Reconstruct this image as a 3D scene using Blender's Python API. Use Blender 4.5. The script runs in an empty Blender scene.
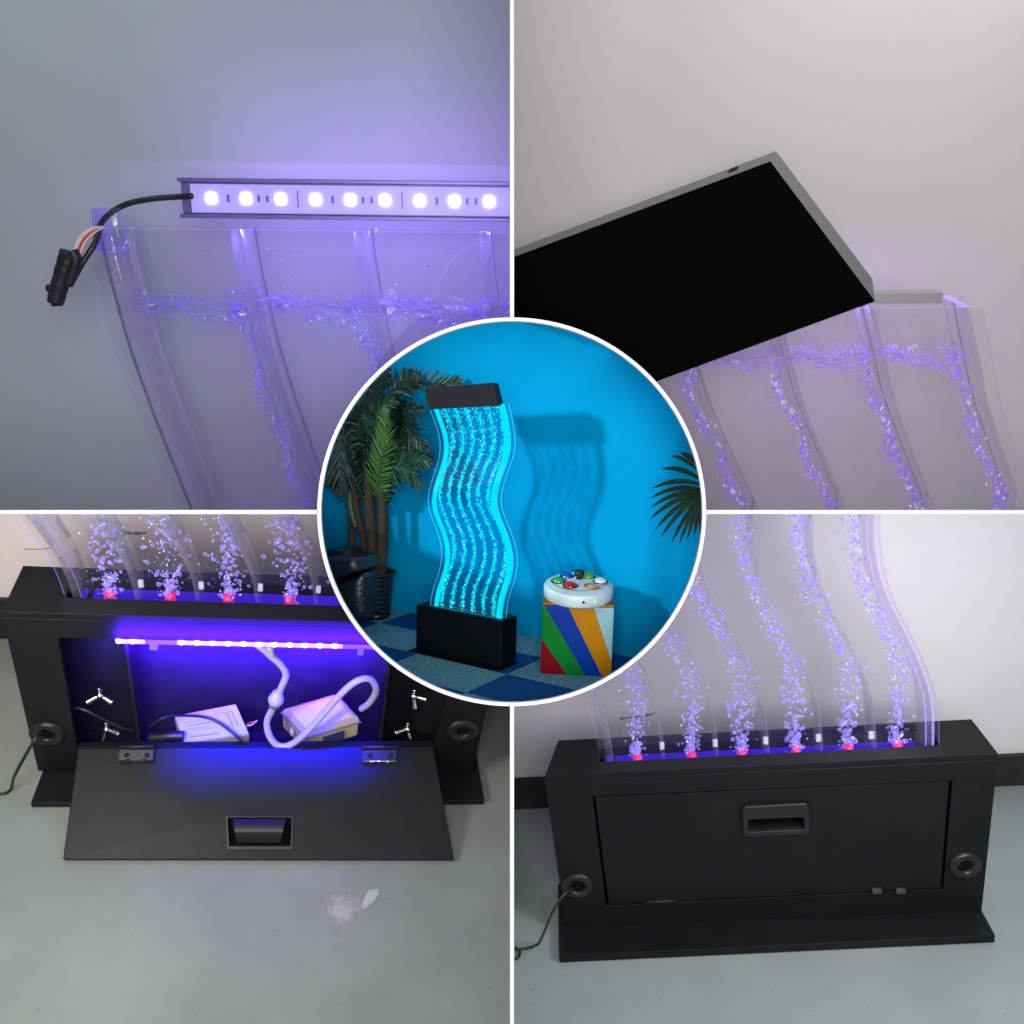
import bpy, bmesh, math, random
from mathutils import Vector, Matrix
random.seed(7)
SC = bpy.context.scene
COL = SC.collection
F = 1000.0
# camera frame (x right, y down, z forward) -> world (x right, y away, z up); the camera stands at the world origin
CW = Matrix(((1, 0, 0), (0, 0, 1), (0, -1, 0)))
BASIS = Matrix(((1, 0, 0), (0, 0, -1), (0, 1, 0)))

class Frame:
    """one tilted display set: local x right, y towards its wall, z up"""
    def __init__(s, rot, t, W=1.0):
        r = Vector(rot); a = r.length
        s.R = (Matrix.Rotation(a, 3, r) if a > 1e-9 else Matrix.Identity(3)) @ BASIS
        s.t = Vector(t); s.W = W
        s.M = (CW @ s.R).to_4x4(); s.M.translation = CW @ s.t
    def p(s, px, py, ax='y', d=0.0):
        """measured point of the photograph on the local plane ax = d"""
        dr = s.R.transposed() @ Vector(((px-512)/F, (py-512)/F, 1)); o = -(s.R.transposed() @ s.t)
        i = 'xyz'.index(ax); k = (d-o[i])/dr[i]
        return o+dr*k
    def zcam(s, x, y, cy):
        """height z at which local (x, y) meets the level board cam y = cy"""
        b = s.R @ Vector((x, y, 0))+s.t; c = s.R @ Vector((0, 0, 1))
        return (cy-b.y)/c.y

# ------------------------------------------------------------------ materials
def newmat(name):
    m = bpy.data.materials.new(name); m.use_nodes = True
    nt = m.node_tree; nt.nodes.clear()
    out = nt.nodes.new('ShaderNodeOutputMaterial')
    return m, nt, out
def N(nt, typ, **kw):
    n = nt.nodes.new(typ)
    for k, v in kw.items():
        if k in n.inputs.keys(): n.inputs[k].default_value = v
        else: setattr(n, k, v)
    return n
def c4(c): return (c[0], c[1], c[2], 1)
def pmat(name, col, rough=.5, metal=0, var=0.0, vscale=8, bump=0.0, bscale=60, emit=None, estr=0, spec=.5, coat=0, col2=None, stretch=None, sss=0):
    m, nt, out = newmat(name)
    b = N(nt, 'ShaderNodeBsdfPrincipled')
    b.inputs['Base Color'].default_value = c4(col); b.inputs['Roughness'].default_value = rough
    b.inputs['Metallic'].default_value = metal; b.inputs['Specular IOR Level'].default_value = spec
    b.inputs['Coat Weight'].default_value = coat
    if sss: b.inputs['Subsurface Weight'].default_value = sss; b.inputs['Subsurface Scale'].default_value = .01
    tc = N(nt, 'ShaderNodeTexCoord'); vec = tc.outputs['Object']
    if stretch:
        mp = N(nt, 'ShaderNodeMapping'); mp.inputs['Scale'].default_value = stretch
        nt.links.new(vec, mp.inputs['Vector']); vec = mp.outputs['Vector']
    if var or col2:
        n = N(nt, 'ShaderNodeTexNoise', Scale=vscale, Detail=6.0, Roughness=.6); nt.links.new(vec, n.inputs['Vector'])
        r = N(nt, 'ShaderNodeValToRGB')
        a = col2 if col2 else tuple(max(0, x*(1-var)) for x in col)
        c = col if col2 else tuple(min(1, x*(1+var)) for x in col)
        r.color_ramp.elements[0].position = .35; r.color_ramp.elements[1].position = .65
        r.color_ramp.elements[0].color = c4(a); r.color_ramp.elements[1].color = c4(c)
        nt.links.new(n.outputs['Fac'], r.inputs['Fac']); nt.links.new(r.outputs['Color'], b.inputs['Base Color'])
        rr = N(nt, 'ShaderNodeMapRange'); rr.inputs['To Min'].default_value = max(.03, rough-.07); rr.inputs['To Max'].default_value = min(1, rough+.07)
        nt.links.new(n.outputs['Fac'], rr.inputs['Value']); nt.links.new(rr.outputs['Result'], b.inputs['Roughness'])
    if bump:
        n2 = N(nt, 'ShaderNodeTexNoise', Scale=bscale, Detail=4.0); nt.links.new(vec, n2.inputs['Vector'])
        bp = N(nt, 'ShaderNodeBump', Strength=bump, Distance=.002); nt.links.new(n2.outputs['Fac'], bp.inputs['Height'])
        nt.links.new(bp.outputs['Normal'], b.inputs['Normal'])
    if emit:
        b.inputs['Emission Color'].default_value = c4(emit); b.inputs['Emission Strength'].default_value = estr
    nt.links.new(b.outputs['BSDF'], out.inputs['Surface'])
    return m
def clear(name, tint, refl=1.0, haze=0.0, hcol=(.8, .8, .9), rough=.03, ior=1.49, glow=None, gstr=0, rim=0.0, rimcol=(.3, .2, 1), rimpow=.5, nscale=170.0, nstr=.9):
    """clear acrylic / water: lets light through, mirrors at grazing angles; optional milky share and lit rim"""
    m, nt, out = newmat(name)
    tr = N(nt, 'ShaderNodeBsdfTransparent', Color=c4(tint))
    gl = N(nt, 'ShaderNodeBsdfGlossy', Color=(1, 1, 1, 1), Roughness=rough)
    fr = N(nt, 'ShaderNodeFresnel', IOR=ior)
    ge = N(nt, 'ShaderNodeNewGeometry'); mi_ = N(nt, 'ShaderNodeMapRange'); mi_.inputs['To Min'].default_value = ior; mi_.inputs['To Max'].default_value = 1/ior
    nt.links.new(ge.outputs['Backfacing'], mi_.inputs['Value']); nt.links.new(mi_.outputs['Result'], fr.inputs['IOR'])
    mx = N(nt, 'ShaderNodeMixShader')
    mm = N(nt, 'ShaderNodeMath', operation='MULTIPLY'); mm.inputs[1].default_value = refl
    nt.links.new(fr.outputs[0], mm.inputs[0]); nt.links.new(mm.outputs[0], mx.inputs['Fac'])
    nt.links.new(tr.outputs[0], mx.inputs[1]); nt.links.new(gl.outputs[0], mx.inputs[2])
    cur = mx.outputs[0]
    if haze:
        d = N(nt, 'ShaderNodeBsdfDiffuse', Color=c4(hcol)); t2 = N(nt, 'ShaderNodeBsdfTranslucent', Color=c4(hcol))
        dm = N(nt, 'ShaderNodeMixShader', Fac=.5); nt.links.new(d.outputs[0], dm.inputs[1]); nt.links.new(t2.outputs[0], dm.inputs[2])
        h = N(nt, 'ShaderNodeMixShader', Fac=haze); nt.links.new(cur, h.inputs[1]); nt.links.new(dm.outputs[0], h.inputs[2]); cur = h.outputs[0]
    if rim:
        lw = N(nt, 'ShaderNodeLayerWeight', Blend=rimpow)
        tc = N(nt, 'ShaderNodeTexCoord'); nz = N(nt, 'ShaderNodeTexNoise', Scale=nscale, Detail=2.0, Distortion=.8); nt.links.new(tc.outputs['Object'], nz.inputs['Vector'])
        bm_ = N(nt, 'ShaderNodeBump', Strength=nstr, Distance=.5/nscale); nt.links.new(nz.outputs['Fac'], bm_.inputs['Height']); nt.links.new(bm_.outputs[0], lw.inputs['Normal']); nt.links.new(bm_.outputs[0], gl.inputs['Normal'])
        ml = N(nt, 'ShaderNodeMath', operation='MULTIPLY'); ml.inputs[1].default_value = rim
        nt.links.new(lw.outputs['Facing'], ml.inputs[0])
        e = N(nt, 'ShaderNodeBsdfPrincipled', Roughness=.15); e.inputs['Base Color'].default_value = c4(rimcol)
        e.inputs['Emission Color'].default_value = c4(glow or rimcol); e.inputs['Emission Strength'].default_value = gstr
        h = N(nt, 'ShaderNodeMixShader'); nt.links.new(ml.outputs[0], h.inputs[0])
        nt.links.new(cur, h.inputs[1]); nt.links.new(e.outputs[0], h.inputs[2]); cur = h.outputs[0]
    elif glow:
        e = N(nt, 'ShaderNodeEmission', Color=c4(glow), Strength=gstr); ad = N(nt, 'ShaderNodeAddShader')
        nt.links.new(cur, ad.inputs[0]); nt.links.new(e.outputs[0], ad.inputs[1]); cur = ad.outputs[0]
    nt.links.new(cur, out.inputs['Surface'])
    m.cycles.emission_sampling = 'NONE'
    return m
def emis(name, col, st, sampling=True):
    m, nt, out = newmat(name)
    e = N(nt, 'ShaderNodeEmission', Color=c4(col), Strength=st); nt.links.new(e.outputs[0], out.inputs['Surface'])
    if not sampling: m.cycles.emission_sampling = 'NONE'
    return m

M = {}
M['white'] = pmat('white_trim', (.95, .95, .95), .5)
M['black'] = pmat('black_powder_coat', (.0075, .0085, .0100), .40, var=.10, vscale=14, bump=.2, bscale=900, spec=.16)
M['blackin'] = pmat('black_inner_board', (.014, .014, .020), .5, var=.2, vscale=10, spec=.25)
M['blackmatt'] = pmat('matt_black_cap', (.0018, .0018, .002), .8, spec=.03)
M['capside'] = pmat('satin_cap_side', (.10, .10, .10), .38, bump=.4, bscale=1500, spec=.9)
M['plastic'] = pmat('black_plastic', (.013, .013, .015), .38, bump=.15, bscale=500, spec=.35)
M['greymetal'] = pmat('dull_grey_hinge', (.10, .10, .11), .4, .6)
M['dark'] = pmat('dark_recess', (.004, .004, .005), .8, spec=.1)
M['cable'] = pmat('cable_rubber', (.012, .012, .014), .4)
M['shrink'] = pmat('shrink_tube', (.008, .008, .012), .5, bump=.8, bscale=90, var=.3)
M['alu'] = pmat('brushed_aluminium', (.62, .62, .60), .35, 1, bump=.2, bscale=300, stretch=(.05, 1, 1))
M['aluv'] = pmat('strip_channel_metal', (.16, .14, .38), .4, .6)
M['steel'] = pmat('nickel_plated_steel', (.75, .72, .70), .22, 1)
M['brass'] = pmat('brass_screw', (.75, .5, .3), .3, 1)
M['sheet'] = clear('clear_acrylic_sheet', (.975, .973, .985), .8)
M['edge_v'] = clear('lit_acrylic_edge', (.9, .88, 1), .6, haze=.25, hcol=(.7, .65, .95), glow=(.28, .16, 1), gstr=.55)  # strip light carried by the acrylic is painted as edge emission
M['edge_p'] = clear('faint_acrylic_edge', (.85, .83, .95), .6, haze=.3, hcol=(.55, .5, .8), glow=(.3, .2, 1), gstr=.10)  # same edge with less of the painted glow
M['wall_d'] = clear('acrylic_divider', (.93, .92, .96), 1.0, haze=.09, hcol=(.8, .8, .92))
M['water'] = clear('water_surface', (.93, .92, .98), 1.0, haze=.04, hcol=(.6, .55, .9), rough=.02, ior=1.6)
M['bub'] = clear('violet_lit_bubble', (.90, .88, .99), 1.0, rough=.05, ior=1.5, rim=.92, rimcol=(.52, .42, 1), glow=(.34, .24, 1), gstr=.52, rimpow=.50)  # violet strip light put in as emission, as in all bubbles and foam below
M['foam'] = clear('violet_lit_foam', (.95, .94, .99), 1.0, rough=.04, ior=1.5, rim=.9, rimcol=(.36, .28, .85), glow=(.18, .09, 1), gstr=.34, rimpow=.20, nscale=70.0, nstr=.45)
M['bubw'] = clear('glint_bubble', (.9, .88, .99), 1.0, rough=.05, ior=1.5, rim=.8, rimcol=(.9, .87, 1), glow=(.75, .68, 1), gstr=.8, rimpow=.65)  # white glints painted as small pale glowing bubbles
M['foamw'] = clear('pale_glint_bubble', (.93, .92, .99), 1.0, rough=.04, rim=.7, rimcol=(.6, .55, 1), glow=(.4, .33, 1), gstr=.4, rimpow=.5)  # softer painted glints among the stream bubbles
M['foamr'] = clear('lilac_lit_foam', (.95, .93, .99), 1.0, rough=.04, rim=.9, rimcol=(.50, .32, .92), glow=(.34, .17, 1), gstr=.42, rimpow=.28, nscale=90.0, nstr=.5)
M['foams'] = clear('lilac_lit_stream', (.95, .93, .99), 1.0, rough=.04, rim=.8, rimcol=(.46, .30, .92), glow=(.32, .15, 1), gstr=.40, rimpow=.30)
M['lined'] = clear('dark_joint_line', (.80, .76, .84), .4, haze=.12, hcol=(.2, .14, .3))
M['cyb'] = emis('cyan_lit_bubble', (.0, .95, 1), 1.05, False)
M['cyw'] = emis('pale_cyan_bubble', (.5, 1, 1), 1.1, False)
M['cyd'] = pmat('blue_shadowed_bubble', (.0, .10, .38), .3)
M['cysheet'] = clear('cyan_lit_acrylic', (.80, .93, .98), .3, glow=(.0, .18, .34), gstr=.05)
M['cyedge'] = emis('cyan_lit_edge', (0, .95, 1), 1.0, False)
M['cythin'] = clear('cyan_thin_edge', (.7, .9, 1), .6, glow=(.1, .75, .9), gstr=.7)
M['led'] = emis('violet_led', (.55, .42, 1), 14)
M['pcb'] = pmat('led_board_silicone', (.40, .36, .62), .4, emit=(.36, .26, 1), estr=.50)
M['pcbb'] = pmat('led_board_blue', (.5, .4, .9), .4, emit=(.30, .12, 1), estr=.9)
M['blueled'] = emis('blue_violet_led', (.55, .42, 1), 18)
M['smd'] = pmat('surface_mount_part', (.10, .08, .35), .4, emit=(.12, .08, .7), estr=.35)
M['pad'] = pmat('copper_pad', (.5, .4, .8), .4, emit=(.35, .2, .85), estr=.5)
M['halo'] = clear('led_halo', (1, 1, 1), .1, glow=(.50, .42, 1), gstr=.22)  # painted bloom: faint emissive disc laid round each LED
M['ledwhite'] = pmat('led_board_back', (.2, .1, .8), .4, emit=(.16, .04, 1), estr=.6)
M['basebar'] = emis('violet_lit_base_bar', (.09, .03, 1), .6)  # acrylic bar lit from below, the light put in as emission
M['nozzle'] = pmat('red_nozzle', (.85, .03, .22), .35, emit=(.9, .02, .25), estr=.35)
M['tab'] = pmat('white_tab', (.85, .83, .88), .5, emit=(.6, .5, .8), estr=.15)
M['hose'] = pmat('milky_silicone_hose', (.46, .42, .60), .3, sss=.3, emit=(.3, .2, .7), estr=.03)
M['cream'] = pmat('cream_plastic', (.42, .33, .20), .42, var=.04, vscale=20)
M['paperwhite'] = pmat('white_adapter_plastic', (.34, .31, .31), .45)
M['print'] = pmat('grey_print', (.10, .08, .14), .6)
M['labelb'] = pmat('dark_label', (.02, .03, .09), .35)
M['red'] = pmat('red_wire', (.6, .02, .03), .4)
M['wire'] = pmat('white_wire', (.6, .55, .55), .35)

def wallmat(name, col, smudge=.06, scale=2.5, bump=.12, seed=0.0, marks=0.0, mcol=(.2, .16, .15), rough=.6, gloss=.3):
    m, nt, out = newmat(name)
    b = N(nt, 'ShaderNodeBsdfPrincipled'); b.inputs['Roughness'].default_value = rough; b.inputs['Specular IOR Level'].default_value = gloss
    tc = N(nt, 'ShaderNodeTexCoord'); mp = N(nt, 'ShaderNodeMapping'); mp.inputs['Location'].default_value = (seed, seed*2, 0)
    nt.links.new(tc.outputs['Object'], mp.inputs['Vector'])
    n = N(nt, 'ShaderNodeTexNoise', Scale=scale, Detail=8.0, Roughness=.55); nt.links.new(mp.outputs[0], n.inputs['Vector'])
    r = N(nt, 'ShaderNodeValToRGB'); r.color_ramp.elements[0].position = .3; r.color_ramp.elements[1].position = .7
    r.color_ramp.elements[0].color = c4([x*(1-smudge) for x in col]); r.color_ramp.elements[1].color = c4([min(1, x*(1+smudge)) for x in col])
    nt.links.new(n.outputs['Fac'], r.inputs['Fac'])
    cur = r.outputs['Color']
    if marks:
        n3 = N(nt, 'ShaderNodeTexNoise', Scale=scale*9, Detail=3.0, Roughness=.7, Distortion=.6); nt.links.new(mp.outputs[0], n3.inputs['Vector'])
        r3 = N(nt, 'ShaderNodeValToRGB'); r3.color_ramp.elements[0].position = .70; r3.color_ramp.elements[1].position = .76
        r3.color_ramp.elements[0].color = (0, 0, 0, 1); r3.color_ramp.elements[1].color = (marks, marks, marks, 1)
        mixc = N(nt, 'ShaderNodeMix', data_type='RGBA')
        nt.links.new(n3.outputs['Fac'], r3.inputs['Fac']); nt.links.new(r3.outputs['Color'], mixc.inputs[0])
        nt.links.new(cur, mixc.inputs[6]); mixc.inputs[7].default_value = c4(mcol)
        cur = mixc.outputs[2]
    nt.links.new(cur, b.inputs['Base Color'])
    n2 = N(nt, 'ShaderNodeTexNoise', Scale=90.0, Detail=5.0); nt.links.new(tc.outputs['Object'], n2.inputs['Vector'])
    bp = N(nt, 'ShaderNodeBump', Strength=bump, Distance=.002); nt.links.new(n2.outputs['Fac'], bp.inputs['Height'])
    nt.links.new(bp.outputs['Normal'], b.inputs['Normal'])
    nt.links.new(b.outputs[0], out.inputs['Surface'])
    return m

# ------------------------------------------------------------------ mesh building
class MB:
    def __init__(s): s.v = []; s.f = []; s.m = []; s.sm = []
    def add(s, vs, fs, mi=0, smooth=False):
        o = len(s.v); s.v += [Vector(v) for v in vs]
        for f in fs: s.f.append([o+i for i in f]); s.m.append(mi); s.sm.append(smooth)
        return s
    def hexa(s, a, b, mi=0, skip=()):
        """quads a and b (4 points each, same order) joined into a solid"""
        n = len(a); fs = [list(range(n))[::-1], [n+i for i in range(n)]]
        fs += [[i, (i+1) % n, n+(i+1) % n, n+i] for i in range(n)]
        return s.add(list(a)+list(b), fs, mi)
    def slab(s, quad, d, mi=0):
        d = Vector(d); return s.hexa([Vector(q) for q in quad], [Vector(q)+d for q in quad], mi)
    def ring(s, outer, inner, d, mi=0):
        n = len(outer); d = Vector(d)
        vs = [Vector(x) for x in outer]+[Vector(x) for x in inner]; vs += [v+d for v in vs]
        fs = []
        for i in range(n):
            j = (i+1) % n
            fs += [[i, j, n+j, n+i], [2*n+i, 3*n+i, 3*n+j, 2*n+j], [i, 2*n+i, 2*n+j, j], [n+i, n+j, 3*n+j, 3*n+i]]
        return s.add(vs, fs, mi)
    def box(s, x0, x1, y0, y1, z0, z1, mi=0):
        return s.hexa([(x0, y0, z0), (x1, y0, z0), (x1, y0, z1), (x0, y0, z1)], [(x0, y1, z0), (x1, y1, z0), (x1, y1, z1), (x0, y1, z1)], mi)
    def tube(s, pts, r, n=10, mi=0, sub=6, cap=True):
        P = [Vector(p) for p in pts]
        if sub > 1 and len(P) > 2:
            Q = []
            for i in range(len(P)-1):
                a = P[max(0, i-1)]; b = P[i]; c = P[i+1]; d = P[min(len(P)-1, i+2)]
                for k in range(sub):
                    t = k/sub; Q.append(.5*((2*b)+(c-a)*t+(2*a-5*b+4*c-d)*t*t+(-a+3*b-3*c+d)*t**3))
            Q.append(P[-1]); P = Q
        rr = r if callable(r) else (lambda t: r)
        up = None; vs = []; L = len(P)
        for i, p in enumerate(P):
            t = (P[min(i+1, L-1)]-P[max(i-1, 0)]).normalized()
            if up is None: up = t.orthogonal().normalized()
            up = (up-t*up.dot(t)).normalized(); q = t.cross(up); R = rr(i/(L-1))
            for k in range(n):
                a = 2*math.pi*k/n; vs.append(p+(up*math.cos(a)+q*math.sin(a))*R)
        fs = [[i*n+k, i*n+(k+1) % n, (i+1)*n+(k+1) % n, (i+1)*n+k] for i in range(L-1) for k in range(n)]
        if cap: fs += [list(range(n))[::-1], [(L-1)*n+k for k in range(n)]]
        return s.add(vs, fs, mi, True)
    def lathe(s, c, prof, ax=(0, 0, 1), n=40, mi=0, smooth=True, sx=1.0):
        """prof: list of (radius, height along ax)"""
        ax = Vector(ax).normalized(); u = Vector((1, 0, 0)) if abs(ax.x) < .9 else Vector((0, 1, 0)); u = (u-ax*u.dot(ax)).normalized(); w = ax.cross(u)
        vs = []; c = Vector(c)
        for (r, h) in prof:
            for k in range(n):
                a = 2*math.pi*k/n; vs.append(c+ax*h+(u*math.cos(a)*sx+w*math.sin(a))*max(r, 1e-6))
        L = len(prof)
        fs = [[i*n+k, i*n+(k+1) % n, (i+1)*n+(k+1) % n, (i+1)*n+k] for i in range(L-1) for k in range(n)]
        return s.add(vs, fs, mi, smooth)
    def blob(s, c, r, mi=0, level=1, ax=None):
        V, Fc = ICO[level]; c = Vector(c); r = Vector(r) if not isinstance(r, (int, float)) else Vector((r, r, r))
        R = ax if ax else Matrix.Identity(3)
        return s.add([c+R @ Vector((v.x*r.x, v.y*r.y, v.z*r.z)) for v in V], Fc, mi, True)
def ico(level):
    b = bmesh.new(); bmesh.ops.create_icosphere(b, subdivisions=level, radius=1)
    V = [v.co.copy() for v in b.verts]; Fc = [[v.index for v in f.verts] for f in b.faces]; b.free(); return V, Fc
ICO = {0: ico(1), 1: ico(2), 2: ico(3)}

def thing(name, fr, base, label, cat, group=None):
    e = bpy.data.objects.new(name, None); COL.objects.link(e); e.empty_display_size = .05
    e.matrix_world = fr.M @ Matrix.Translation(Vector(base)); e['label'] = label; e['category'] = cat
    if group: e['group'] = group
    e['_b'] = tuple(base)
    return e
BASES = {}
def mesh(name, mb, mats, parent=None, fr=None, base=(0, 0, 0), label=None, cat=None, group=None, kind=None, bevel=0, seg=2, clip=None):
    me = bpy.data.meshes.new(name); base = Vector(base)
    if parent is not None and '_b' in parent: base = Vector(parent['_b'])
    me.from_pydata([v-base for v in mb.v], [], mb.f); me.validate()
    for x in (mats if isinstance(mats, (list, tuple)) else [mats]): me.materials.append(M[x] if isinstance(x, str) else x)
    if len(me.polygons) == len(mb.f):
        for p, mi, sm in zip(me.polygons, mb.m, mb.sm): p.material_index = mi; p.use_smooth = sm
    b = bmesh.new(); b.from_mesh(me); bmesh.ops.recalc_face_normals(b, faces=b.faces)
    if clip:
        f_, q_ = clip; mw = f_.M @ Matrix.Translation(base); iv = mw.inverted(); r3 = iv.to_3x3()
        for pc_, pn_ in quarter(*q_)[0:1]+quarter(*q_)[2:3]:
            bmesh.ops.bisect_plane(b, geom=list(b.verts)+list(b.edges)+list(b.faces), plane_co=iv @ pc_, plane_no=r3 @ pn_, clear_outer=True)
    b.to_mesh(me); b.free()
    o = bpy.data.objects.new(name, me); COL.objects.link(o)
    if parent is not None:
        o.parent = parent
        if '_b' not in parent: pass
    elif fr is not None: o.matrix_world = fr.M @ Matrix.Translation(base)
    if parent is None: o['_b'] = tuple(base)
    if label: o['label'] = label
    if cat: o['category'] = cat
    if group: o['group'] = group
    if kind: o['kind'] = kind
    if bevel:
        m = o.modifiers.new('bevel', 'BEVEL'); m.width = bevel; m.segments = seg; m.limit_method = 'ANGLE'; m.angle_limit = math.radians(40)
    return o
def sub(name, mb, mats, part, base, **kw):
    """sub-part: the part sits at its thing's base, so offset vertices by that base"""
    me_b = MB(); me_b.v = [v-Vector(base) for v in mb.v]; me_b.f = mb.f; me_b.m = mb.m; me_b.sm = mb.sm
    o = mesh(name, me_b, mats, None, None, (0, 0, 0), **kw)
    if '_b' in o: del o['_b']
    o.parent = part
    return o
WORLD = Frame((0, 0, 0), (0, 0, 0)); WORLD.M = Matrix.Identity(4)
def cw(x, y, z): return CW @ Vector((x, y, z))

# ------------------------------------------------------------------ added display cabinet: boards and ring stand for the white collage borders
T2 = .0020
BACK = 2.75
mb = MB()
RE = .1938
def board(mb, axis, sg):
    pr = [(sg*RE, 1.0), (sg*1.42, 1.0), (sg*1.42, BACK), (0, BACK), (0, 1.565), (sg*RE*1.56, 1.565), (sg*RE*1.56, 1.56)]
    f = (lambda a, y, t: (t, y, a)) if axis == 'z' else (lambda a, y, t: (a, y, t))
    A = [f(a, y, -T2) for a, y in pr]; B = [f(a, y, T2) for a, y in pr]
    mb.hexa(A, B)
board(mb, 'z', 1); board(mb, 'z', -1)
mesh('border_upright', mb, 'white', fr=WORLD, kind='structure')
mb = MB()
T2 = .00199; board(mb, 'x', 1); board(mb, 'x', -1); T2 = .0020
mesh('border_shelf', mb, 'white', fr=WORLD, kind='structure')
M['cabin'] = wallmat('cabinet_lining', (.42, .42, .44), .03)
mb = MB()
for sx in (-1, 1):
    mb.box(*sorted((sx*1.42, sx*1.45)), 1.0, BACK, -1.45, 1.45)
mb.box(-1.42, 1.42, 1.0, BACK, 1.42, 1.45); mb.box(-1.42, 1.42, 1.0, BACK, -1.45, -1.42); mb.box(-1.42, 1.42, BACK, BACK+.02, -1.42, 1.42)
mesh('wall_casing', mb, 'cabin', fr=WORLD, kind='structure')  # unseen casing added round the sets, bounces light too
# added ring for the round white border of the little blue room
CX, CY = -.0003, -.0002
def circ(r, z, n=160, a0=0, a1=360): return [Vector((CX*z+r*z*math.cos(math.radians(a0+(a1-a0)*k/n)), z, -CY*z+r*z*math.sin(math.radians(a0+(a1-a0)*k/n)))) for k in range(n+(a1-a0 < 360))]
mb = MB(); o = circ(.1944, 1.0); i = circ(.1908, 1.0)
mb.ring(o, i, (0, .006, 0))
mesh('border_ring', mb, 'white', fr=WORLD, kind='structure')
# added flared drum round the blue room, a gap cut upper left to admit the spot
mb = MB()
for (a0, a1) in ((-180, 58), (58, 180)):
    z0 = 1.006 if a0 < 0 else 1.47
    n = 120
    A = circ(.1922, z0, n, a0, a1); B = circ(.1922, 1.56, n, a0, a1); C2 = circ(.1936, z0, n, a0, a1); D = circ(.1936, 1.56, n, a0, a1)
    k = len(A)
    mb.add(A+B, [[j, j+1, k+j+1, k+j] for j in range(k-1)], 0, True); mb.add(C2+D, [[j, j+1, k+j+1, k+j] for j in range(k-1)], 1, True)
mb.add(circ(.1936, 1.56), [list(range(160))], 1)
M['drumin'] = wallmat('drum_inside_blue', (.02, .35, .62), .03)
M['drumout'] = wallmat('drum_outside_grey', (.4, .4, .42), .03)
mesh('wall_drum', mb, ['drumin', 'drumout'], fr=WORLD, kind='structure')

def bisect_clip(ob_mb, planes):
    """cut a mesh-builder (world coordinates) to one side of each plane (co, no): keeps the side the normal points away from"""
    me = bpy.data.meshes.new('tmp'); me.from_pydata(ob_mb.v, [], ob_mb.f); b = bmesh.new(); b.from_mesh(me)
    for co, no in planes:
        g = list(b.verts)+list(b.edges)+list(b.faces)
        bmesh.ops.bisect_plane(b, geom=g, plane_co=co, plane_no=no, clear_outer=True)
    b.verts.index_update(); r = MB(); r.add([v.co.copy() for v in b.verts], [[v.index for v in f.verts] for f in b.faces]); b.free(); bpy.data.meshes.remove(me)
    return r
def quarter(sx, sz):
    """world planes of one compartment (sx: left -1 / right 1, sz: bottom -1 / top 1)"""
    P = [((sx*T2, 0, 0), (-sx, 0, 0)), ((sx*1.42, 0, 0), (sx, 0, 0)), ((0, 0, sz*T2), (0, 0, -sz)), ((0, 0, sz*1.42), (0, 0, sz)), ((0, BACK, 0), (0, 1, 0)), ((0, 1.0, 0), (0, -1, 0))]
    return [(Vector(a), Vector(b)) for a, b in P]
def sheet(name, fr, pts, mat, q, kind='structure', **kw):
    mb = MB(); mb.add([fr.M @ Vector(p) for p in pts], [list(range(len(pts)))])
    r = bisect_clip(mb, quarter(*q)); inv = fr.M.inverted(); r.v = [inv @ v for v in r.v]
    return mesh(name, r, mat, fr=fr, kind=kind, **kw)

# ------------------------------------------------------------------ acrylic bubble panel
def interp(tab, z):
    if z <= tab[0][0]: return tab[0][1]
    for (a, x), (b, y) in zip(tab, tab[1:]):
        if z <= b:
            t = (z-a)/(b-a); return x+(y-x)*t
    return tab[-1][1]
def smooth_tab(tab, n=60):
    z0, z1 = tab[0][0], tab[-1][0]; t = [(z0+(z1-z0)*i/n, interp(tab, z0+(z1-z0)*i/n)) for i in range(n+1)]
    for _ in range(14):
        t = [t[0]]+[(t[i][0], (t[i-1][1]+t[i][1]+t[i+1][1])/3) for i in range(1, n)]+[t[-1]]
    return t
def strip_solid(mb, curve, y0, y1, th, zs, mi=0):
    """upright wall following x = curve(z), thickness th, from y0 to y1"""
    n = len(zs); vs = []
    for z in zs:
        x = curve(z); vs += [(x-th/2, y0, z), (x+th/2, y0, z), (x+th/2, y1, z), (x-th/2, y1, z)]
    fs = []
    for i in range(n-1):
        for k in range(4): fs.append([i*4+k, i*4+(k+1) % 4, (i+1)*4+(k+1) % 4, (i+1)*4+k])
    fs += [[3, 2, 1, 0], [(n-1)*4+k for k in range(4)]]
    mb.add(vs, fs, mi, True)
def plate(mb, cl, cr, y, th, zs, zoff=None):
    """flat sheet between the curves cl(z) and cr(z): faces index 0, side edges 1, top and bottom edges 2"""
    n = len(zs); vs = []
    for z in zs: vs += [(cl(z), y, z), (cr(z), y, z), (cr(z), y+th, z), (cl(z), y+th, z)]
    o = len(mb.v)
    for i in range(n-1):
        a = i*4; b = a+4
        if i == 0: mb.add(vs, [], 0)
        for q, mi in (([a, a+1, b+1, b], 0), ([a+2, a+3, b+3, b+2], 0), ([a+1, a+2, b+2, b+1], 1), ([a+3, a, b, b+3], 1)):
            mb.f.append([o+j for j in q]); mb.m.append(mi); mb.sm.append(False)
    for q, mi in (([3, 2, 1, 0], 2), ([(n-1)*4+k for k in range(4)], 2)): mb.f.append([o+j for j in q]); mb.m.append(mi); mb.sm.append(False)
def lin(a, b, n): return [a+(b-a)*i/(n-1) for i in range(n)]

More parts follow.
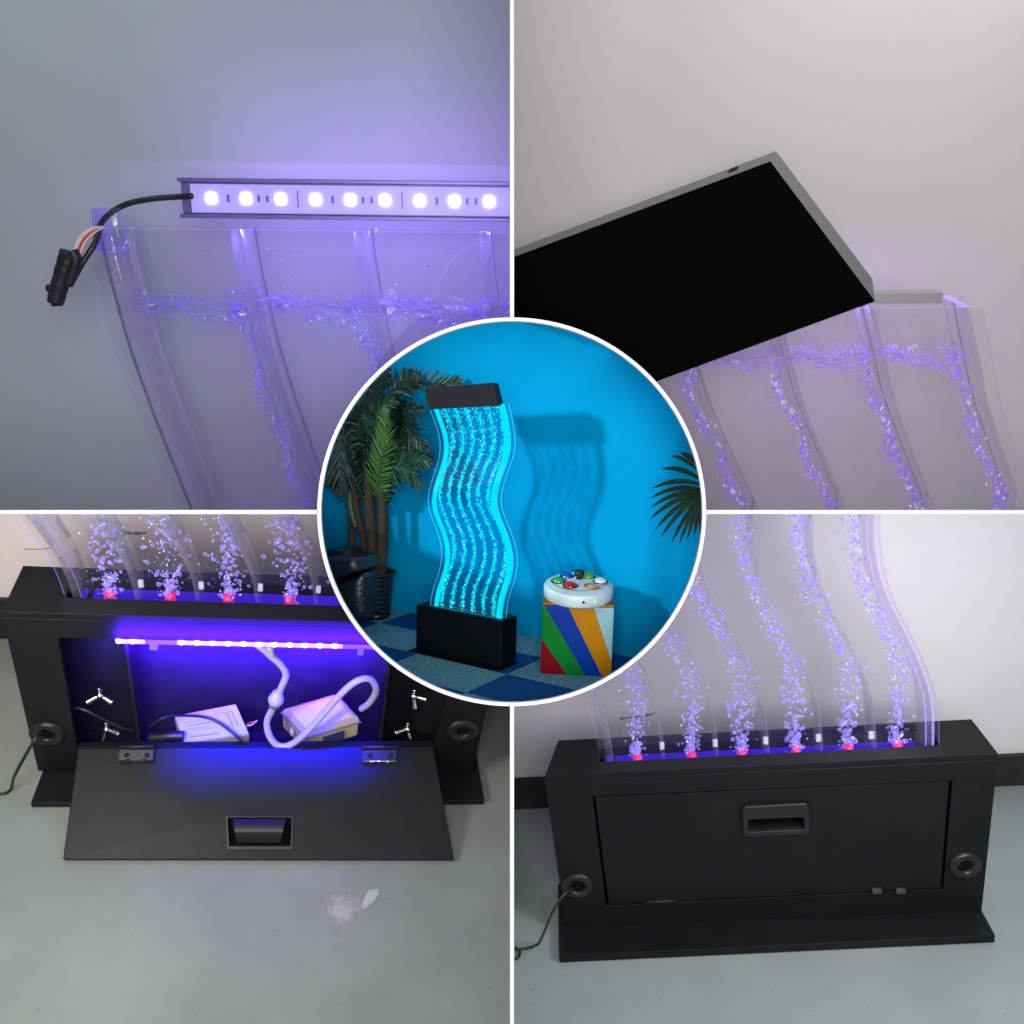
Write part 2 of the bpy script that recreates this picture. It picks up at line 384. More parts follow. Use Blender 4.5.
def bubble_column(mb, xc, y0, y1, z0, z1, n, r0, r1, half, stretch=1.0, rnd=random, lvl=1):
    for _i in range(n):
        t = rnd.random()**1.12; z = z0+(z1-z0)*t; h = half(t)
        x = xc(z)+max(-1.6, min(1.6, rnd.gauss(0, .55)))*h
        y = y0+(y1-y0)*rnd.random(); r = r0+(r1-r0)*rnd.random()**2.2
        mb.blob((x, y, z), (r*rnd.uniform(.8, 1.2), r*.8, r*rnd.uniform(.8, 1.3)*stretch), 1 if (_i % 3 == 0 and r < r0+(r1-r0)*.35) else 0, lvl, Matrix.Rotation(rnd.uniform(-.6, .6), 3, 'Y'))

def foam_line(mb, xa, xb, y, z, rbig, rnd, sag=.5, big=True, n=26):
    """chain of bubbles floating along the water line against a sheet"""
    x = xa; i = 0
    while x < xb:
        t = (x-xa)/(xb-xa)
        r = rbig*(rnd.uniform(.25, .5) if (rnd.random() < .42 or not big) else rnd.uniform(.55, 1.0))
        if i == 0 and big: r = rbig
        zz = z-sag*rbig*math.sin(math.pi*min(1, t*1.05))*1.6+rnd.uniform(-.30, .30)*rbig+.4*rbig*math.sin(t*7)
        mb.blob((x+r, y, zz), (r*1.15, r*.5, r*.72), 0, 2, Matrix.Rotation(rnd.uniform(-.3, .3), 3, 'Y'))
        x += r*rnd.uniform(1.4, 2.0); i += 1
    for _ in range(n):
        t = rnd.random(); r = rbig*rnd.uniform(.08, .28)
        mb.blob((xa+(xb-xa)*t, y+rnd.uniform(0, rbig*1.5), z-sag*1.6*rbig*math.sin(math.pi*t)+rnd.uniform(-.7, 1.3)*rbig), (r*1.2, r, r), 0, 1)
def water(mb, xa, xb, y0, y1, z, amp, seed, nx=34, ny=10):
    vs = []; rnd = random.Random(seed); ph = [rnd.uniform(0, 6) for _ in range(6)]
    for j in range(ny+1):
        for i in range(nx+1):
            u = i/nx; v = j/ny
            h = math.sin(u*9+ph[0]+v*3)*.4+math.sin(u*19+ph[1]-v*5)*.25+math.sin(u*31+ph[2]+v*9)*.16+math.sin(v*13+ph[3]+u*4)*.25
            edge = max(abs(2*u-1)**8, abs(2*v-1)**6)
            vs.append((xa+(xb-xa)*u, y0+(y1-y0)*v, z+amp*h+amp*1.3*edge-amp*1.2*math.sin(math.pi*u)))
    w = nx+1
    mb.add(vs, [[j*w+i, j*w+i+1, (j+1)*w+i+1, (j+1)*w+i] for j in range(ny) for i in range(nx)], 0, True)

# ================================================================== UPPER LEFT: strip light lying on the panel's top edge
z0 = 1.6
TL = Frame((math.radians(19), 0, math.radians(.7)), ((84-512)/F*z0, (228-512)/F*z0, z0))
M['wall_tl'] = wallmat('grey_wall_paint', (.40, .42, .445), .035, 3, .15, 1.3)
sheet('wall_grey', TL, [(-3, .26, -3), (3, .26, -3), (3, .26, 3), (-3, .26, 3)], 'wall_tl', (-1, 1))
G = .099
base = TL.p(84, 228); b0 = (base.x, 0, -.45)
# left edge of the panel as measured on the photograph
M['edge_t'] = clear('bright_lit_edge', (.9, .88, 1), .8, haze=.3, hcol=(.7, .65, .95), glow=(.42, .30, 1), gstr=.8)  # glow put into the top edge for the strip's reflections
edge = [TL.p(x, y) for x, y in ((178, 512), (139, 415), (114.7, 349), (101, 300), (92.7, 269.5), (86.5, 245), (84, 228))]
tab = smooth_tab([(e.z, e.x-edge[-1].x) for e in edge])
gz = lambda z: interp(tab, z)
pan = thing('bubble_wall', TL, b0, 'clear wavy acrylic panel of water with the lit strip light lying on its top edge', 'bubble wall', 'bubble walls')
xr = TL.p(512, 234).x+.02
def zlist(fr, x, y, top, n=34, cy=.02): return lin(fr.zcam(x, y, cy), top, n)
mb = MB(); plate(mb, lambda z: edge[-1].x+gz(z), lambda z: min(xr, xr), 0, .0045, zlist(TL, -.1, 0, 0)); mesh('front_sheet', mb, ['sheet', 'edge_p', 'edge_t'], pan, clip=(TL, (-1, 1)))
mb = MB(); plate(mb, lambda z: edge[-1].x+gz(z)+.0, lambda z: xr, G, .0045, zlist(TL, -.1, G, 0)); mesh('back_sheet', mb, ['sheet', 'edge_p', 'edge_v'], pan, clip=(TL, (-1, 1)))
XS = [TL.p(x, y).x for x, y in ((106, 229), (234, 230), (358, 232), (484, 233))]
for k, x in enumerate(XS):
    th = .017 if k else .024
    mb = MB(); strip_solid(mb, (lambda z, x=x: x+gz(z)), .0045, G, th if k else .026, zlist(TL, x, .05, -.001)); mesh('divider', mb, 'wall_d', pan, clip=(TL, (-1, 1))); mb = MB(); strip_solid(mb, (lambda z, x=x, k=k: x+gz(z)+(-.0125 if k == 0 else .010)), G-.006 if k else .004, G-.001 if k else .010, (.0030 if k == 0 else .0012), zlist(TL, x, .05, -.001)); mesh('joint_line', mb, 'lined', pan, clip=(TL, (-1, 1)))
XR = XS+[XS[-1]+(XS[2]-XS[1])]
rb = random.Random(3)
zw_f = TL.p(200, 303).z; 
wm = MB(); fm = MB(); pb = MB()
zw = TL.p(300, 309).z
for k in range(4):
    xa = XR[k]+gz(zw)+.012; xb = XR[k+1]+gz(zw)-.010
    if k == 3: xb = xa+.06
    water(wm, xa, xb, .006, G-.002, zw+.004, .0055, 11+k)
    foam_line(fm, xa, xb, .012, zw+.003, .020, rb, .55, True, 14)
    foam_line(fm, xa, xb, G-.014, zw+.006, .013, rb, .3, False, 30)
    for _ in range(26):
        x = xa+(xb-xa)*rb.random(); r = rb.uniform(.0006, .0022)
        fm.blob((x, .0055, zw+rb.uniform(.01, .10)**1.0), (r*1.3, r*.6, r), 0, 1)
    for yy, rr0 in ((.006, .0016), (G-.004, .0011)):
        fm.tube([(xa+(xb-xa)*i/24, yy, zw+.003+.0045*math.sin(i*.9+k*2)+.003*math.sin(i*2.3+k)-.006*math.sin(math.pi*i/24)+(.006 if i in (0, 24) else 0)) for i in range(25)], rr0, 6, sub=3)
    # streams rising under each slanted divider on the right
    if k < 3:
        xc = lambda z, x=XR[k+1]: x+gz(z)-.024-.008*math.sin(z*40)
        zb = TL.zcam(xc(-.3), .05, -T2-.003)
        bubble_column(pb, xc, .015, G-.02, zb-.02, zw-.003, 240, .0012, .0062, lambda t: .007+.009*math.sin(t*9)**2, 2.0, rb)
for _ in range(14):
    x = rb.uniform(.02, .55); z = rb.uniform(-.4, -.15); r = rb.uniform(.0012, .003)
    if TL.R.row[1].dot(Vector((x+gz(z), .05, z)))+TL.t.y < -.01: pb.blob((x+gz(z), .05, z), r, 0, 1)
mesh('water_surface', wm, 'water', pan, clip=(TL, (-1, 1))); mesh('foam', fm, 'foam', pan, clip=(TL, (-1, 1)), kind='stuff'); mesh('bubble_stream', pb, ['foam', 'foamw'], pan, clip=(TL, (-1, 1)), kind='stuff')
mb = MB()
c = TL.p(110, 232, 'y', .03)
mb.box(c.x-.020, c.x+.014, .012, .070, -.035, -.031); mb.box(c.x-.020, c.x-.015, .012, .070, -.035, .030); mb.tube([(c.x-.012, .03, .004), (c.x-.012, .03, -.034), (c.x+.012, .035, -.036), (c.x+.024, .04, -.018)], .008, 12)
mb.tube([(c.x+.002, .05, .03), (c.x+.006, .05, -.028)], .013, 16)
mesh('inlet_fitting', mb, 'foam', pan, bevel=.001)
# aluminium channel with the strip
yc = .050
q = lambda x, y, d=yc: TL.p(x, y, 'y', d)
ZT0, ZT1 = q(182, 180.5).z, q(505, 185).z
x0 = q(182, 200).x; x1 = q(509.5, 205).x
zt = q(300, 183).z; zb_ = q(300, 215).z
st = thing('led_strip', TL, (x0, yc, zb_), 'lit violet strip light in a metal channel lying on top of the panel', 'strip light', 'strip lights')
mb = MB(); mb.box(x0, x1, yc, yc+.004, zb_, zt); mb.box(x0, x1, yc-.018, yc+.004, zt, zt+.006); mb.box(x0, x1, yc-.018, yc+.004, zb_-.006, zb_)
mesh('channel', mb, 'aluv', st, bevel=.0008)
xp = q(192, 200).x
mb = MB(); mb.box(xp, x1, yc-.006, yc-.0006, zb_+.002, zt-.003); pcb = mesh('circuit_board', mb, 'pcb', st, bevel=.0008)
zc = (zt+zb_)/2; sb = (x0, yc, zb_)
for k in range(13):
    cx = q(212.5+34.6*k, 199).x
    if cx > x1-.004: break
    mb = MB(); r = .0088; y = yc-.0085
    sq = [Vector((cx+r*.98*math.copysign(abs(math.cos(a))**.42, math.cos(a)), 0, zc+r*.98*math.copysign(abs(math.sin(a))**.42, math.sin(a)))) for a in [math.pi*j/14+.01 for j in range(28)]]
    mb.hexa([v+Vector((0, y, 0)) for v in sq], [v+Vector((0, y+.003, 0)) for v in sq]); mesh('led', mb, 'led', st)
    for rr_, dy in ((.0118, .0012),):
        mb = MB(); mb.lathe((cx, y+dy+.0004, zc), [(0, .0002), (rr_, .0)], ax=(0, -1, 0), n=28); mesh('led_halo_disc', mb, 'halo', st)
for k in range(13):
    rk = MB()
    cx = q(229.5+34.6*k, 199).x
    if cx > x1-.02: break
    if k % 3 == 0: rk.box(cx-.002, cx+.002, yc-.0085, yc-.0062, zc-.006, zc+.006)
    elif k % 3 == 1:
        for dx in (-.007, .007): rk.box(cx+dx-.002, cx+dx+.002, yc-.0085, yc-.0062, zc-.005, zc+.005)
    else:
        for dx in (-.008, .008):
            rp = MB()
            for dz in (-.015, -.005, .005, .015): rp.box(cx+dx-.003, cx+dx+.003, yc-.0080, yc-.0062, zc+dz-.002, zc+dz+.002)
            sub('solder_pads', rp, 'pad', pcb, sb)
        rk.box(cx-.0008, cx+.0008, yc-.0085, yc-.0062, zc-.013, zc+.013)
    sub('resistor', rk, 'smd', pcb, sb)
# power lead and its taped plug
pts = [q(192, 196, yc-.01), q(176, 197), q(155, 198.5), q(130, 203), q(112, 212), q(101, 224, .02), q(95, 243, -.01), q(83, 262, -.02), q(73, 280, -.03)]
cb = thing('power_lead', TL, (c.x-.05, -.02, -.10), 'black lead curving from the strip light over the corner of the panel', 'cable')
mb = MB(); mb.tube(pts, .0048, 12); mesh('cable', mb, 'cable', cb)
for j, (off, mt) in enumerate(((0, 'wire'), (2.2, 'red'), (4.4, 'wire'), (-2.0, 'wire'))):
    mb = MB(); mb.tube([q(103+off*.2, 227, .01), q(90+off*.6, 231+off*.7, -.005), q(80+off, 241+off*.5, -.02), q(75+off, 256, -.028)], .0022, 8); mesh('wire', mb, mt, cb)
mb = MB()
pl = [q(70, 253, -.03), q(66, 265, -.03), q(60, 285, -.03), q(55, 303, -.03)]
mb.tube(pl, lambda t: .0160*(1-.20*t)*(1+.025*math.sin(t*31)), 14)
mb.tube([q(72, 251, -.036), q(76, 262, -.036), q(68, 285, -.036)], lambda t: .010*(1-.2*t), 10); mb.tube([q(47, 288, -.03), q(53, 290, -.03), q(55, 306, -.03)], .006, 8)
mesh('taped_plug', mb, 'shrink', cb)

# ================================================================== UPPER RIGHT: cap lifted off the panel
TR = Frame((math.radians(24), 0, math.radians(-.6)), ((983-512)/F*z0, (307-512)/F*z0, z0))
M['wall_tr'] = wallmat('warm_grey_wall_paint', (.60, .565, .585), .03, 3, .15, 4.1)
sheet('wall_warm_grey', TR, [(-3, .34, -3), (3, .34, -3), (3, .34, 3), (-3, .34, 3)], 'wall_tr', (1, 1))
G2 = .080
e2 = [TR.p(x, y) for x, y in ((1037, 512), (1023, 472), (1002, 409), (990, 345.6), (983, 307))]
tab2 = smooth_tab([(e.z, e.x-e2[-1].x) for e in e2]); g2 = lambda z: interp(tab2, z)
pan = thing('bubble_wall', TR, (-.2, 0, -.4), 'clear wavy acrylic panel of water partly hidden behind the tilted black cap', 'bubble wall', 'bubble walls')
pitch = .1535
XS = [TR.p(966, 307).x-pitch*k for k in range(4)]
xl = XS[3]-.25
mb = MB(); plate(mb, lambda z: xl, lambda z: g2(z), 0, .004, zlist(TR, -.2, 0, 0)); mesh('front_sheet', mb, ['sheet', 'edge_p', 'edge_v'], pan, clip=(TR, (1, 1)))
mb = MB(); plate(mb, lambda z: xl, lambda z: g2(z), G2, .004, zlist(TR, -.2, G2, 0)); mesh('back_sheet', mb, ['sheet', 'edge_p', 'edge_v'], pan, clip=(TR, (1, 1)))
zw = TR.p(880, 362).z
for k, x in enumerate(XS):
    mb = MB(); strip_solid(mb, (lambda z, x=x: x+g2(z)), .004, G2, .015, zlist(TR, x, .05, -.001)); mesh('divider', mb, 'wall_d', pan, clip=(TR, (1, 1))); mb = MB(); strip_solid(mb, (lambda z, x=x, k=k: x+g2(z)+.009), G2-.006, G2-.001, .0012, zlist(TR, x, .05, -.001)); mesh('joint_line', mb, 'lined', pan, clip=(TR, (1, 1)))
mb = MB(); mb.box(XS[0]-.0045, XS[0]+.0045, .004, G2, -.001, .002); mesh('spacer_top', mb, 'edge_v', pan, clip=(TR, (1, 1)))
wm = MB(); fm = MB(); pb = MB(); rb = random.Random(5)
for k in range(3):
    xa = XS[k+1]+g2(zw)+.009; xb = XS[k]+g2(zw)-.009
    water(wm, xa, xb, .006, G2-.002, zw+.006, .0055, 31+k)
    foam_line(fm, xa, xb, .012, zw+.003, .0145, rb, .55, True, 26)
    foam_line(fm, xa, xb, G2-.014, zw+.006, .010, rb, .5, False, 30)
    foam_line(fm, xa, xb, G2*.5, zw+.003, .010, rb, .8, False, 26)
    for _ in range(36):
        r = rb.uniform(.0005, .0017); fm.blob((xa+(xb-xa)*rb.random(), .0055, zw+rb.uniform(.01, .08)), (r*1.3, r*.6, r), 0, 1)
for k in range(4):
    xc = lambda z, x=XS[k]: x+g2(z)-.018-.006*math.sin(z*45+k)
    zb = TR.zcam(xc(-.3), .04, -T2-.003)
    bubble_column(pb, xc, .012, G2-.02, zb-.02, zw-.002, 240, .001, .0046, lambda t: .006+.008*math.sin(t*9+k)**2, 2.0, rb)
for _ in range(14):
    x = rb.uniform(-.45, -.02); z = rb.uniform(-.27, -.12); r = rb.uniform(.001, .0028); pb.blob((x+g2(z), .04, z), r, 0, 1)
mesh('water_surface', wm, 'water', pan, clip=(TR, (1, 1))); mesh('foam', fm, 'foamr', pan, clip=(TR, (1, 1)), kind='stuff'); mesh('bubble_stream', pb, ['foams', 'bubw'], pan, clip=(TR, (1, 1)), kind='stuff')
# metal channel on top
yb = .032; a = TR.p(835, 299, 'y', yb); b = TR.p(943, 297.5, 'y', yb)
mb = MB(); mb.box(a.x, b.x, yb, yb+.030, -.0005, a.z*0+.016); 
mesh('light_channel', mb, 'alu', fr=TR, base=(b.x-.1, yb, 0), label='short silver metal channel on top of the panel beside the raised cap', cat='light channel', bevel=.001)
# cap: face quad and rear quad measured on the photograph
fq = [TR.p(x, y, 'y', -.035) for x, y in ((875.5, 301.5), (770.5, 161), (430, 288), (540, 424.5))]
bq = [TR.p(x, y, 'y', G2-.01) for x, y in ((873, 279), (776, 151), (430, 281), (540, 404))]
bq[0] = TR.p(872.5, 279, 'y', G2-.01)
cutx = TR.p(513, 400, 'y', 0).x
mb = MB(); mb.hexa(fq, bq); mb.v = [TR.M @ v for v in mb.v]
r = bisect_clip(mb, [(Vector((T2+.001, 0, 0)), Vector((-1, 0, 0)))])
inv = TR.M.inverted(); r.v = [inv @ v for v in r.v]
cap = thing('panel_cap', TR, (fq[0].x, 0, fq[0].z), 'large black rectangular cap held tilted above the panel in front of the pale wall', 'cap')
bm = bmesh.new()
nf = (fq[1]-fq[0]).cross(fq[2]-fq[1]).normalized()
mm = []
for f in r.f:
    n_ = (r.v[f[1]]-r.v[f[0]]).cross(r.v[f[2]]-r.v[f[1]]).normalized()
    mm.append(1 if abs(n_.dot(nf)) < .9 else 0)
r.m = mm; r.sm = [False]*len(mm)
mesh('cap_shell', r, ['blackmatt', 'capside'], cap, bevel=.0012)
def on(a, b, t): return a+(b-a)*t
mb = MB()
t0 = on(fq[1], fq[2], .10); t1 = on(fq[1], fq[2], .125); u0 = on(bq[1], bq[2], .10); u1 = on(bq[1], bq[2], .125)
nn = (fq[2]-fq[1]).cross(bq[1]-fq[1]).normalized(); nn = nn if nn.z > 0 else -nn
quad = [on(t0, u0, .45), on(t1, u1, .45), on(t1, u1, .75), on(t0, u0, .75)]
mb.slab([p+nn*.0003 for p in quad], nn*.001); mesh('screw_slot', mb, 'dark', cap)

# ================================================================== LOWER SETS: cabinets
def lower_panel(fr, pan, xl, xr, bases, cols, y0, y1, zb, tabl, qsign, n=1.0, seed=1, xclip=None, split=None):
    W = fr.W; tb = smooth_tab(tabl); g = lambda z: interp(tb, z)-tb[0][1]
    inside = lambda x, y, z: (xclip is None) or True
    def zl(x, y): return lin(zb, fr.zcam(x, y, -.03), 46)
    lim = (lambda v: v) if xclip is None else (lambda v: max(v, xclip))
    L = lambda z: xl+g(z); R = lambda z: xr+g(z)
    for nm, yy in (('front_sheet', y0), ('back_sheet', y1-.003)):
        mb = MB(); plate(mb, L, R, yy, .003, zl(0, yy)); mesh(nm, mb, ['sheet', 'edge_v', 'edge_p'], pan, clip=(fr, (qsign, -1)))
    for k, x in enumerate([xl+.022*W]+bases+[xr-.02*W]):
        mb = MB(); strip_solid(mb, lambda z, x=x: x+g(z), y0+.003, y1-.003, .007*W if 0 < k <= len(bases) else .016*W, zl(x, y0)[0:]); o = mesh('divider', mb, 'wall_d', pan, clip=(fr, (qsign, -1)))
        if not (0 < k <= len(bases)):
            mb = MB()
            for dx in ((-.008*W, .008*W) if k else (.008*W,)): strip_solid(mb, lambda z, x=x, dx=dx: x+dx+g(z), y0+.003, y0+.006, .0035 if (dx > 0 and k) else .0012, zl(x, y0))
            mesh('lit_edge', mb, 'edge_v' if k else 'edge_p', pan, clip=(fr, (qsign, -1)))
    for x in bases:
        mb = MB(); ymid = (y0+y1)/2; mb.box(x-.0052*W, x+.0052*W, ymid-.004, ymid+.002, zb+.044*W, zb+.062*W); mesh('white_tab', mb, 'tab', pan, bevel=.001)
    rb = random.Random(seed)
    zt = fr.zcam(0, y0, T2+.004)
    for k, x in enumerate(cols):
        nxt = ([b for b in bases if b > x]+[xr-.03*W])[0]
        def xc(z, x=x, nxt=nxt):
            t = max(0, (z-zb)/W); wall = nxt-.020*W+g(z)
            return min(x, wall) if t > 0 else x
        mb = MB()
        zt = fr.zcam(x, y1, T2+.012)
        H = (zt-zb)/W
        cnt = int(1150*H*n); zt += .05
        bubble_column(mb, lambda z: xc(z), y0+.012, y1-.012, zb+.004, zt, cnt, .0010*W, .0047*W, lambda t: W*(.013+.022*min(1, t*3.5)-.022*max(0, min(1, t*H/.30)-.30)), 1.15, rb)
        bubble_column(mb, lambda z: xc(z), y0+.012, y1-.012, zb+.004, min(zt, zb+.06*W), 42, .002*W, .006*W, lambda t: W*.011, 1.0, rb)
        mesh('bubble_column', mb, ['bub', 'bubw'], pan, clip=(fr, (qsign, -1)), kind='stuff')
        mb = MB(); mb.tube([(x, (y0+y1)/2-.01, zb-.03*W), (x, (y0+y1)/2-.01, zb+.036*W)], .0105*W, 14); mesh('nozzle', mb, 'nozzle', pan, clip=(fr, (qsign, -1)))
    return pan

SLOT = []
def cabinet(fr, px, label, opened, T, tb):
    """base cabinet measured by its corners: px maps corner names to photo points"""
    W = fr.W; H = px['H']; P = fr.p
    fTL, fTR = px['fTL'], px['fTR']; fBL, fBR = px['fBL'], px['fBR']
    bTL, bTR = px['bTL'], px['bTR']
    c = thing('bubble_wall', fr, ((fBL.x+fBR.x)/2, T/2, 0), label, 'bubble wall', 'bubble walls')
    t = .016*W
    s = px['slot']; down = Vector((0, 0, -t))
    mb = MB(); mb.ring([fTL, fTR, bTR, bTL], [s[0], s[1], s[2], s[3]], down); mesh('top_board', mb, 'black', c, bevel=.0014)
    o = px['open']
    g = .0007; dn = Vector((0, 0, -t-g)); A = [fTL+dn, fTR+dn, Vector((fBR.x, 0, tb+g)), Vector((fBL.x, 0, tb+g))]
    mb = MB(); mb.ring(A, o, (0, t, 0)); mesh('front_board', mb, 'black', c, bevel=.0010)
    for f0, f1, b1, sgn, nm in ((fTL, fBL, bTL, 1, 'side_board'), (fTR, fBR, bTR, -1, 'side_board')):
        dx = Vector((t*sgn, 0, 0)); y = Vector((0, t+g, 0))
        bb = Vector((f1.x+(b1.x-f0.x), T, tb+g)); mb = MB()
        mb.slab([f0+dn+y, Vector((f1.x, t+g, tb+g)), bb, Vector((b1.x, T, H-t-g))], dx); mesh(nm, mb, 'black', c, bevel=.0010)
    mb = MB(); mb.box(bTL.x+t+g, bTR.x-t-g, T-t, T, tb+g, H-t-g); mesh('back_board', mb, 'blackin', c)
    pb = px['plate']
    mb = MB(); mb.slab([Vector(v) for v in pb], (0, 0, -tb+.001)); mesh('base_plate', mb, 'black', c, bevel=.0016)
    # tray under the slot, and a base bar given a violet glow of its own
    mb = MB(); zl = H-.088*W; mb.box(s[0].x-.01*W, s[1].x+.01*W, s[0].y-.004*W, T-t-g, zl-.006, zl); mesh('water_tray', mb, 'blackin', c)
    mb = MB(); yy = (s[0].y*.55+s[3].y*.45); mb.box(s[0].x+.02*W, s[1].x-.04*W, yy-.022*W, yy+.018*W, zl+.001, H-.026*W); mesh('lit_base_bar', mb, 'basebar', c)
    mb = MB()
    mb.box(s[0].x+.012*W, s[0].x+.018*W, s[0].y+.01*W, s[3].y-.008*W, H-.07*W, H-.018*W); mb.box(s[0].x+.032*W, s[0].x+.040*W, s[0].y+.01*W, s[3].y-.008*W, H-.07*W, H-.018*W)
    mesh('panel_clamp', mb, 'blackin', c)
    SLOT.append((fr, (s[0].x+.03*W, s[3].y-.0030, H-.030*W), (s[1].x-.03*W, s[3].y-.0030, H-.030*W)))
    for (x, z) in px['holes']:
        mb = MB(); R = .0385*W; r = .0115*W
        prof = [(R-r+r*math.cos(a), r*.9*math.sin(a)) for a in [math.pi*k/12-0.0 for k in range(0, 13)]]
        mb.lathe((x, 0, z), prof, ax=(0, -1, 0), n=40); gr = mesh('cable_grommet', mb, 'plastic', c)
        mb = MB(); mb.lathe((x, 0, z), [(0.0, .0006), (R-r*1.2, .0006), (R-r*.9, .0012)], ax=(0, -1, 0), n=30); sub('grommet_dark_disc', mb, 'dark', gr, c['_b'])  # flat dark disc, shade of the hole put into its colour
    return c

# ---- lower right
W = .78
BR = Frame((.3841, .048, -.0764), tuple(v*W for v in (.6271, 1.0123, 2.4414)), W)
T = .139*W; tb = .0232*W; P = BR.p
fTL, fTR = P(544.5, 775), P(998.5, 755)
H = (fTL.z+fTR.z)/2; fTL = Vector((fTL.x, 0, H)); fTR = Vector((fTR.x, 0, H))
bTL, bTR = P(558, 738, 'z', H), P(973, 721, 'z', H); T = (bTL.y+bTR.y)/2; bTL.y = bTR.y = T
fBL, fBR = P(566, 929), P(982, 909); fBL = Vector((fBL.x, 0, tb)); fBR = Vector((fBR.x, 0, tb))
s = [P(598.5, 761, 'z', H), P(940.5, 746, 'z', H), P(931, 724.5, 'z', H), P(603, 739, 'z', H)]
ym = (s[0].y+s[1].y)/2; yM = min((s[2].y+s[3].y)/2, T-.004); s[0].y = s[1].y = ym; s[2].y = s[3].y = yM
op = [P(592.5, 796), P(952.5, 780.5), P(943, 915-25+0), P(606, 906)]
op[2] = P(943.5, 889.5)
pl0, pl1 = P(559, 956, 'z', tb), P(995.5, 935.5, 'z', tb)
plate4 = [pl0, pl1, Vector((pl1.x, T+.01, tb)), Vector((pl0.x, T+.01, tb))]
px = dict(H=H, fTL=fTL, fTR=fTR, fBL=fBL, fBR=fBR, bTL=bTL, bTR=bTR, slot=s, open=op, plate=plate4,
          holes=[(P(577.5, 885.5).x, P(577.5, 885.5).z), (P(965, 865).x, P(965, 865).z)])
cab = cabinet(BR, px, 'bubble wall on a black cabinet with its door shut, on the grey floor', False, T, tb)
dq = [P(593.8+1.2, 797.5), P(951.6-2, 781.8), P(943-2.2, 888.2), P(606.8+2, 904.8)]
dq = [Vector((v.x, .0012, v.z)) for v in dq]
hq_o = [P(741.5, 804.8), P(807.5, 801.2), P(809, 831.5), P(743, 835)]; hq_i = [P(747.5, 817.5), P(803, 815), P(803.5, 827), P(748, 830)]
rec = [Vector((v.x, .0012, v.z)) for v in hq_i]
mb = MB(); mb.ring(dq, rec, (0, .014, 0)); door = mesh('door', mb, 'black', cab, bevel=.0012); BB = cab['_b']
def roundq(q, r, n=5):
    out = []
    for i in range(4):
        a, b, c_ = q[i-1], q[i], q[(i+1) % 4]; u = (a-b).normalized()*r; v = (c_-b).normalized()*r
        for k in range(n+1):
            t = k/n; out.append((b+u)*(1-t)**2+b*2*t*(1-t)+(b+v)*t**2)
    return out
mb = MB(); mb.ring([v+Vector((0, -.007, 0)) for v in roundq(hq_o, .010)], [v+Vector((0, -.007, 0)) for v in roundq(hq_i, .004)], (0, .0075, 0))
hd = sub('handle', mb, 'plastic', door, BB, bevel=.002, seg=3)
mb = MB(); z_ = hq_i[0].z; zl_ = hq_i[3].z
mb.hexa([Vector((hq_i[3].x+.004, .012, zl_-.002)), Vector((hq_i[2].x-.004, .012, zl_+.002)), Vector((hq_i[2].x-.008, .030, z_-.003)), Vector((hq_i[3].x+.008, .030, z_-.008))],
        [v+Vector((0, .004, 0)) for v in (Vector((hq_i[3].x+.004, .012, zl_-.002)), Vector((hq_i[2].x-.004, .012, zl_+.002)), Vector((hq_i[2].x-.008, .030, z_-.003)), Vector((hq_i[3].x+.008, .030, z_-.008)))])
mb2 = MB(); mb2.box(hq_i[0].x-.004, hq_i[1].x+.004, .034, .037, zl_-.012, z_+.012)
sub('pull_flap', mb, 'blackmatt', door, BB); sub('recess', mb2, 'dark', door, BB)
for a, b in ((644, 677),): 
    mb = MB(); mb.tube([P(a, 902.3), P(b, 900.8)], .0026, 8); mesh('hinge', mb, 'plastic', cab)
for a in (872, 896):
    q0 = P(a, 888.5); q1 = P(a+9, 892); mb = MB(); mb.box(q0.x, q1.x, -.005, .002, q1.z, q0.z); mesh('hinge', mb, 'greymetal', cab, bevel=.0008)
# wall, baseboard, floor
YW = .50*W
M['wall_br'] = wallmat('pale_grey_wall_paint', (.70, .655, .69), .025, 3, .12, 7.7, marks=.0)
M['floor_br'] = wallmat('grey_green_epoxy_floor', (.25, .29, .29), .07, 5, .10, 3.3, marks=.35, mcol=(.20, .23, .21), rough=.32, gloss=.5)
M['board'] = wallmat('scuffed_black_skirting', (.022, .024, .028), .4, 16, .3, 2.0, marks=.8, mcol=(.30, .32, .33), rough=.4)
sheet('wall_pale_grey', BR, [(-3, YW, -3), (3, YW, -3), (3, YW, 4), (-3, YW, 4)], 'wall_br', (1, -1))
sheet('floor_grey', BR, [(-3, -3, 0), (3, -3, 0), (3, YW-.0005, 0), (-3, YW-.0005, 0)], 'floor_br', (1, -1))
zbd = P(515, 777.5, 'y', YW).z
hx = MB(); hx.box(-3, 3, YW-.012, YW-.0007, .0004, zbd); hx.v = [BR.M @ v for v in hx.v]; r = bisect_clip(hx, quarter(1, -1)); inv = BR.M.inverted(); r.v = [inv @ v for v in r.v]
mesh('baseboard', r, 'board', fr=BR, kind='structure')
# panel
g0 = [(821.6, 748), (821, 735), (819, 705), (808, 676), (788, 638), (764.5, 597), (755.7, 562), (752, 535), (754, 512)]
tabl = [(P(a, b, 'y', .05*W).z, P(a, b, 'y', .05*W).x) for a, b in g0]
y0, y1 = ym+.004, yM-.004
bases = [P(a, b, 'y', y0+.006).x for a, b in ((663, 746), (717, 744), (768, 741), (821.5, 738), (875, 736))]
zb = H-.046*W
cols = [P(a, b, 'y', (y0+y1)/2).x for a, b in ((637, 753), (691, 749), (741, 747), (795, 745), (847.5, 742), (896.5, 739))]
xl = P(600, 760, 'y', y0).x; xr = P(939, 746, 'y', y0).x
lower_panel(BR, cab, xl, xr, bases, cols, y0, y1, zb, tabl, 1, 1.0, 21)
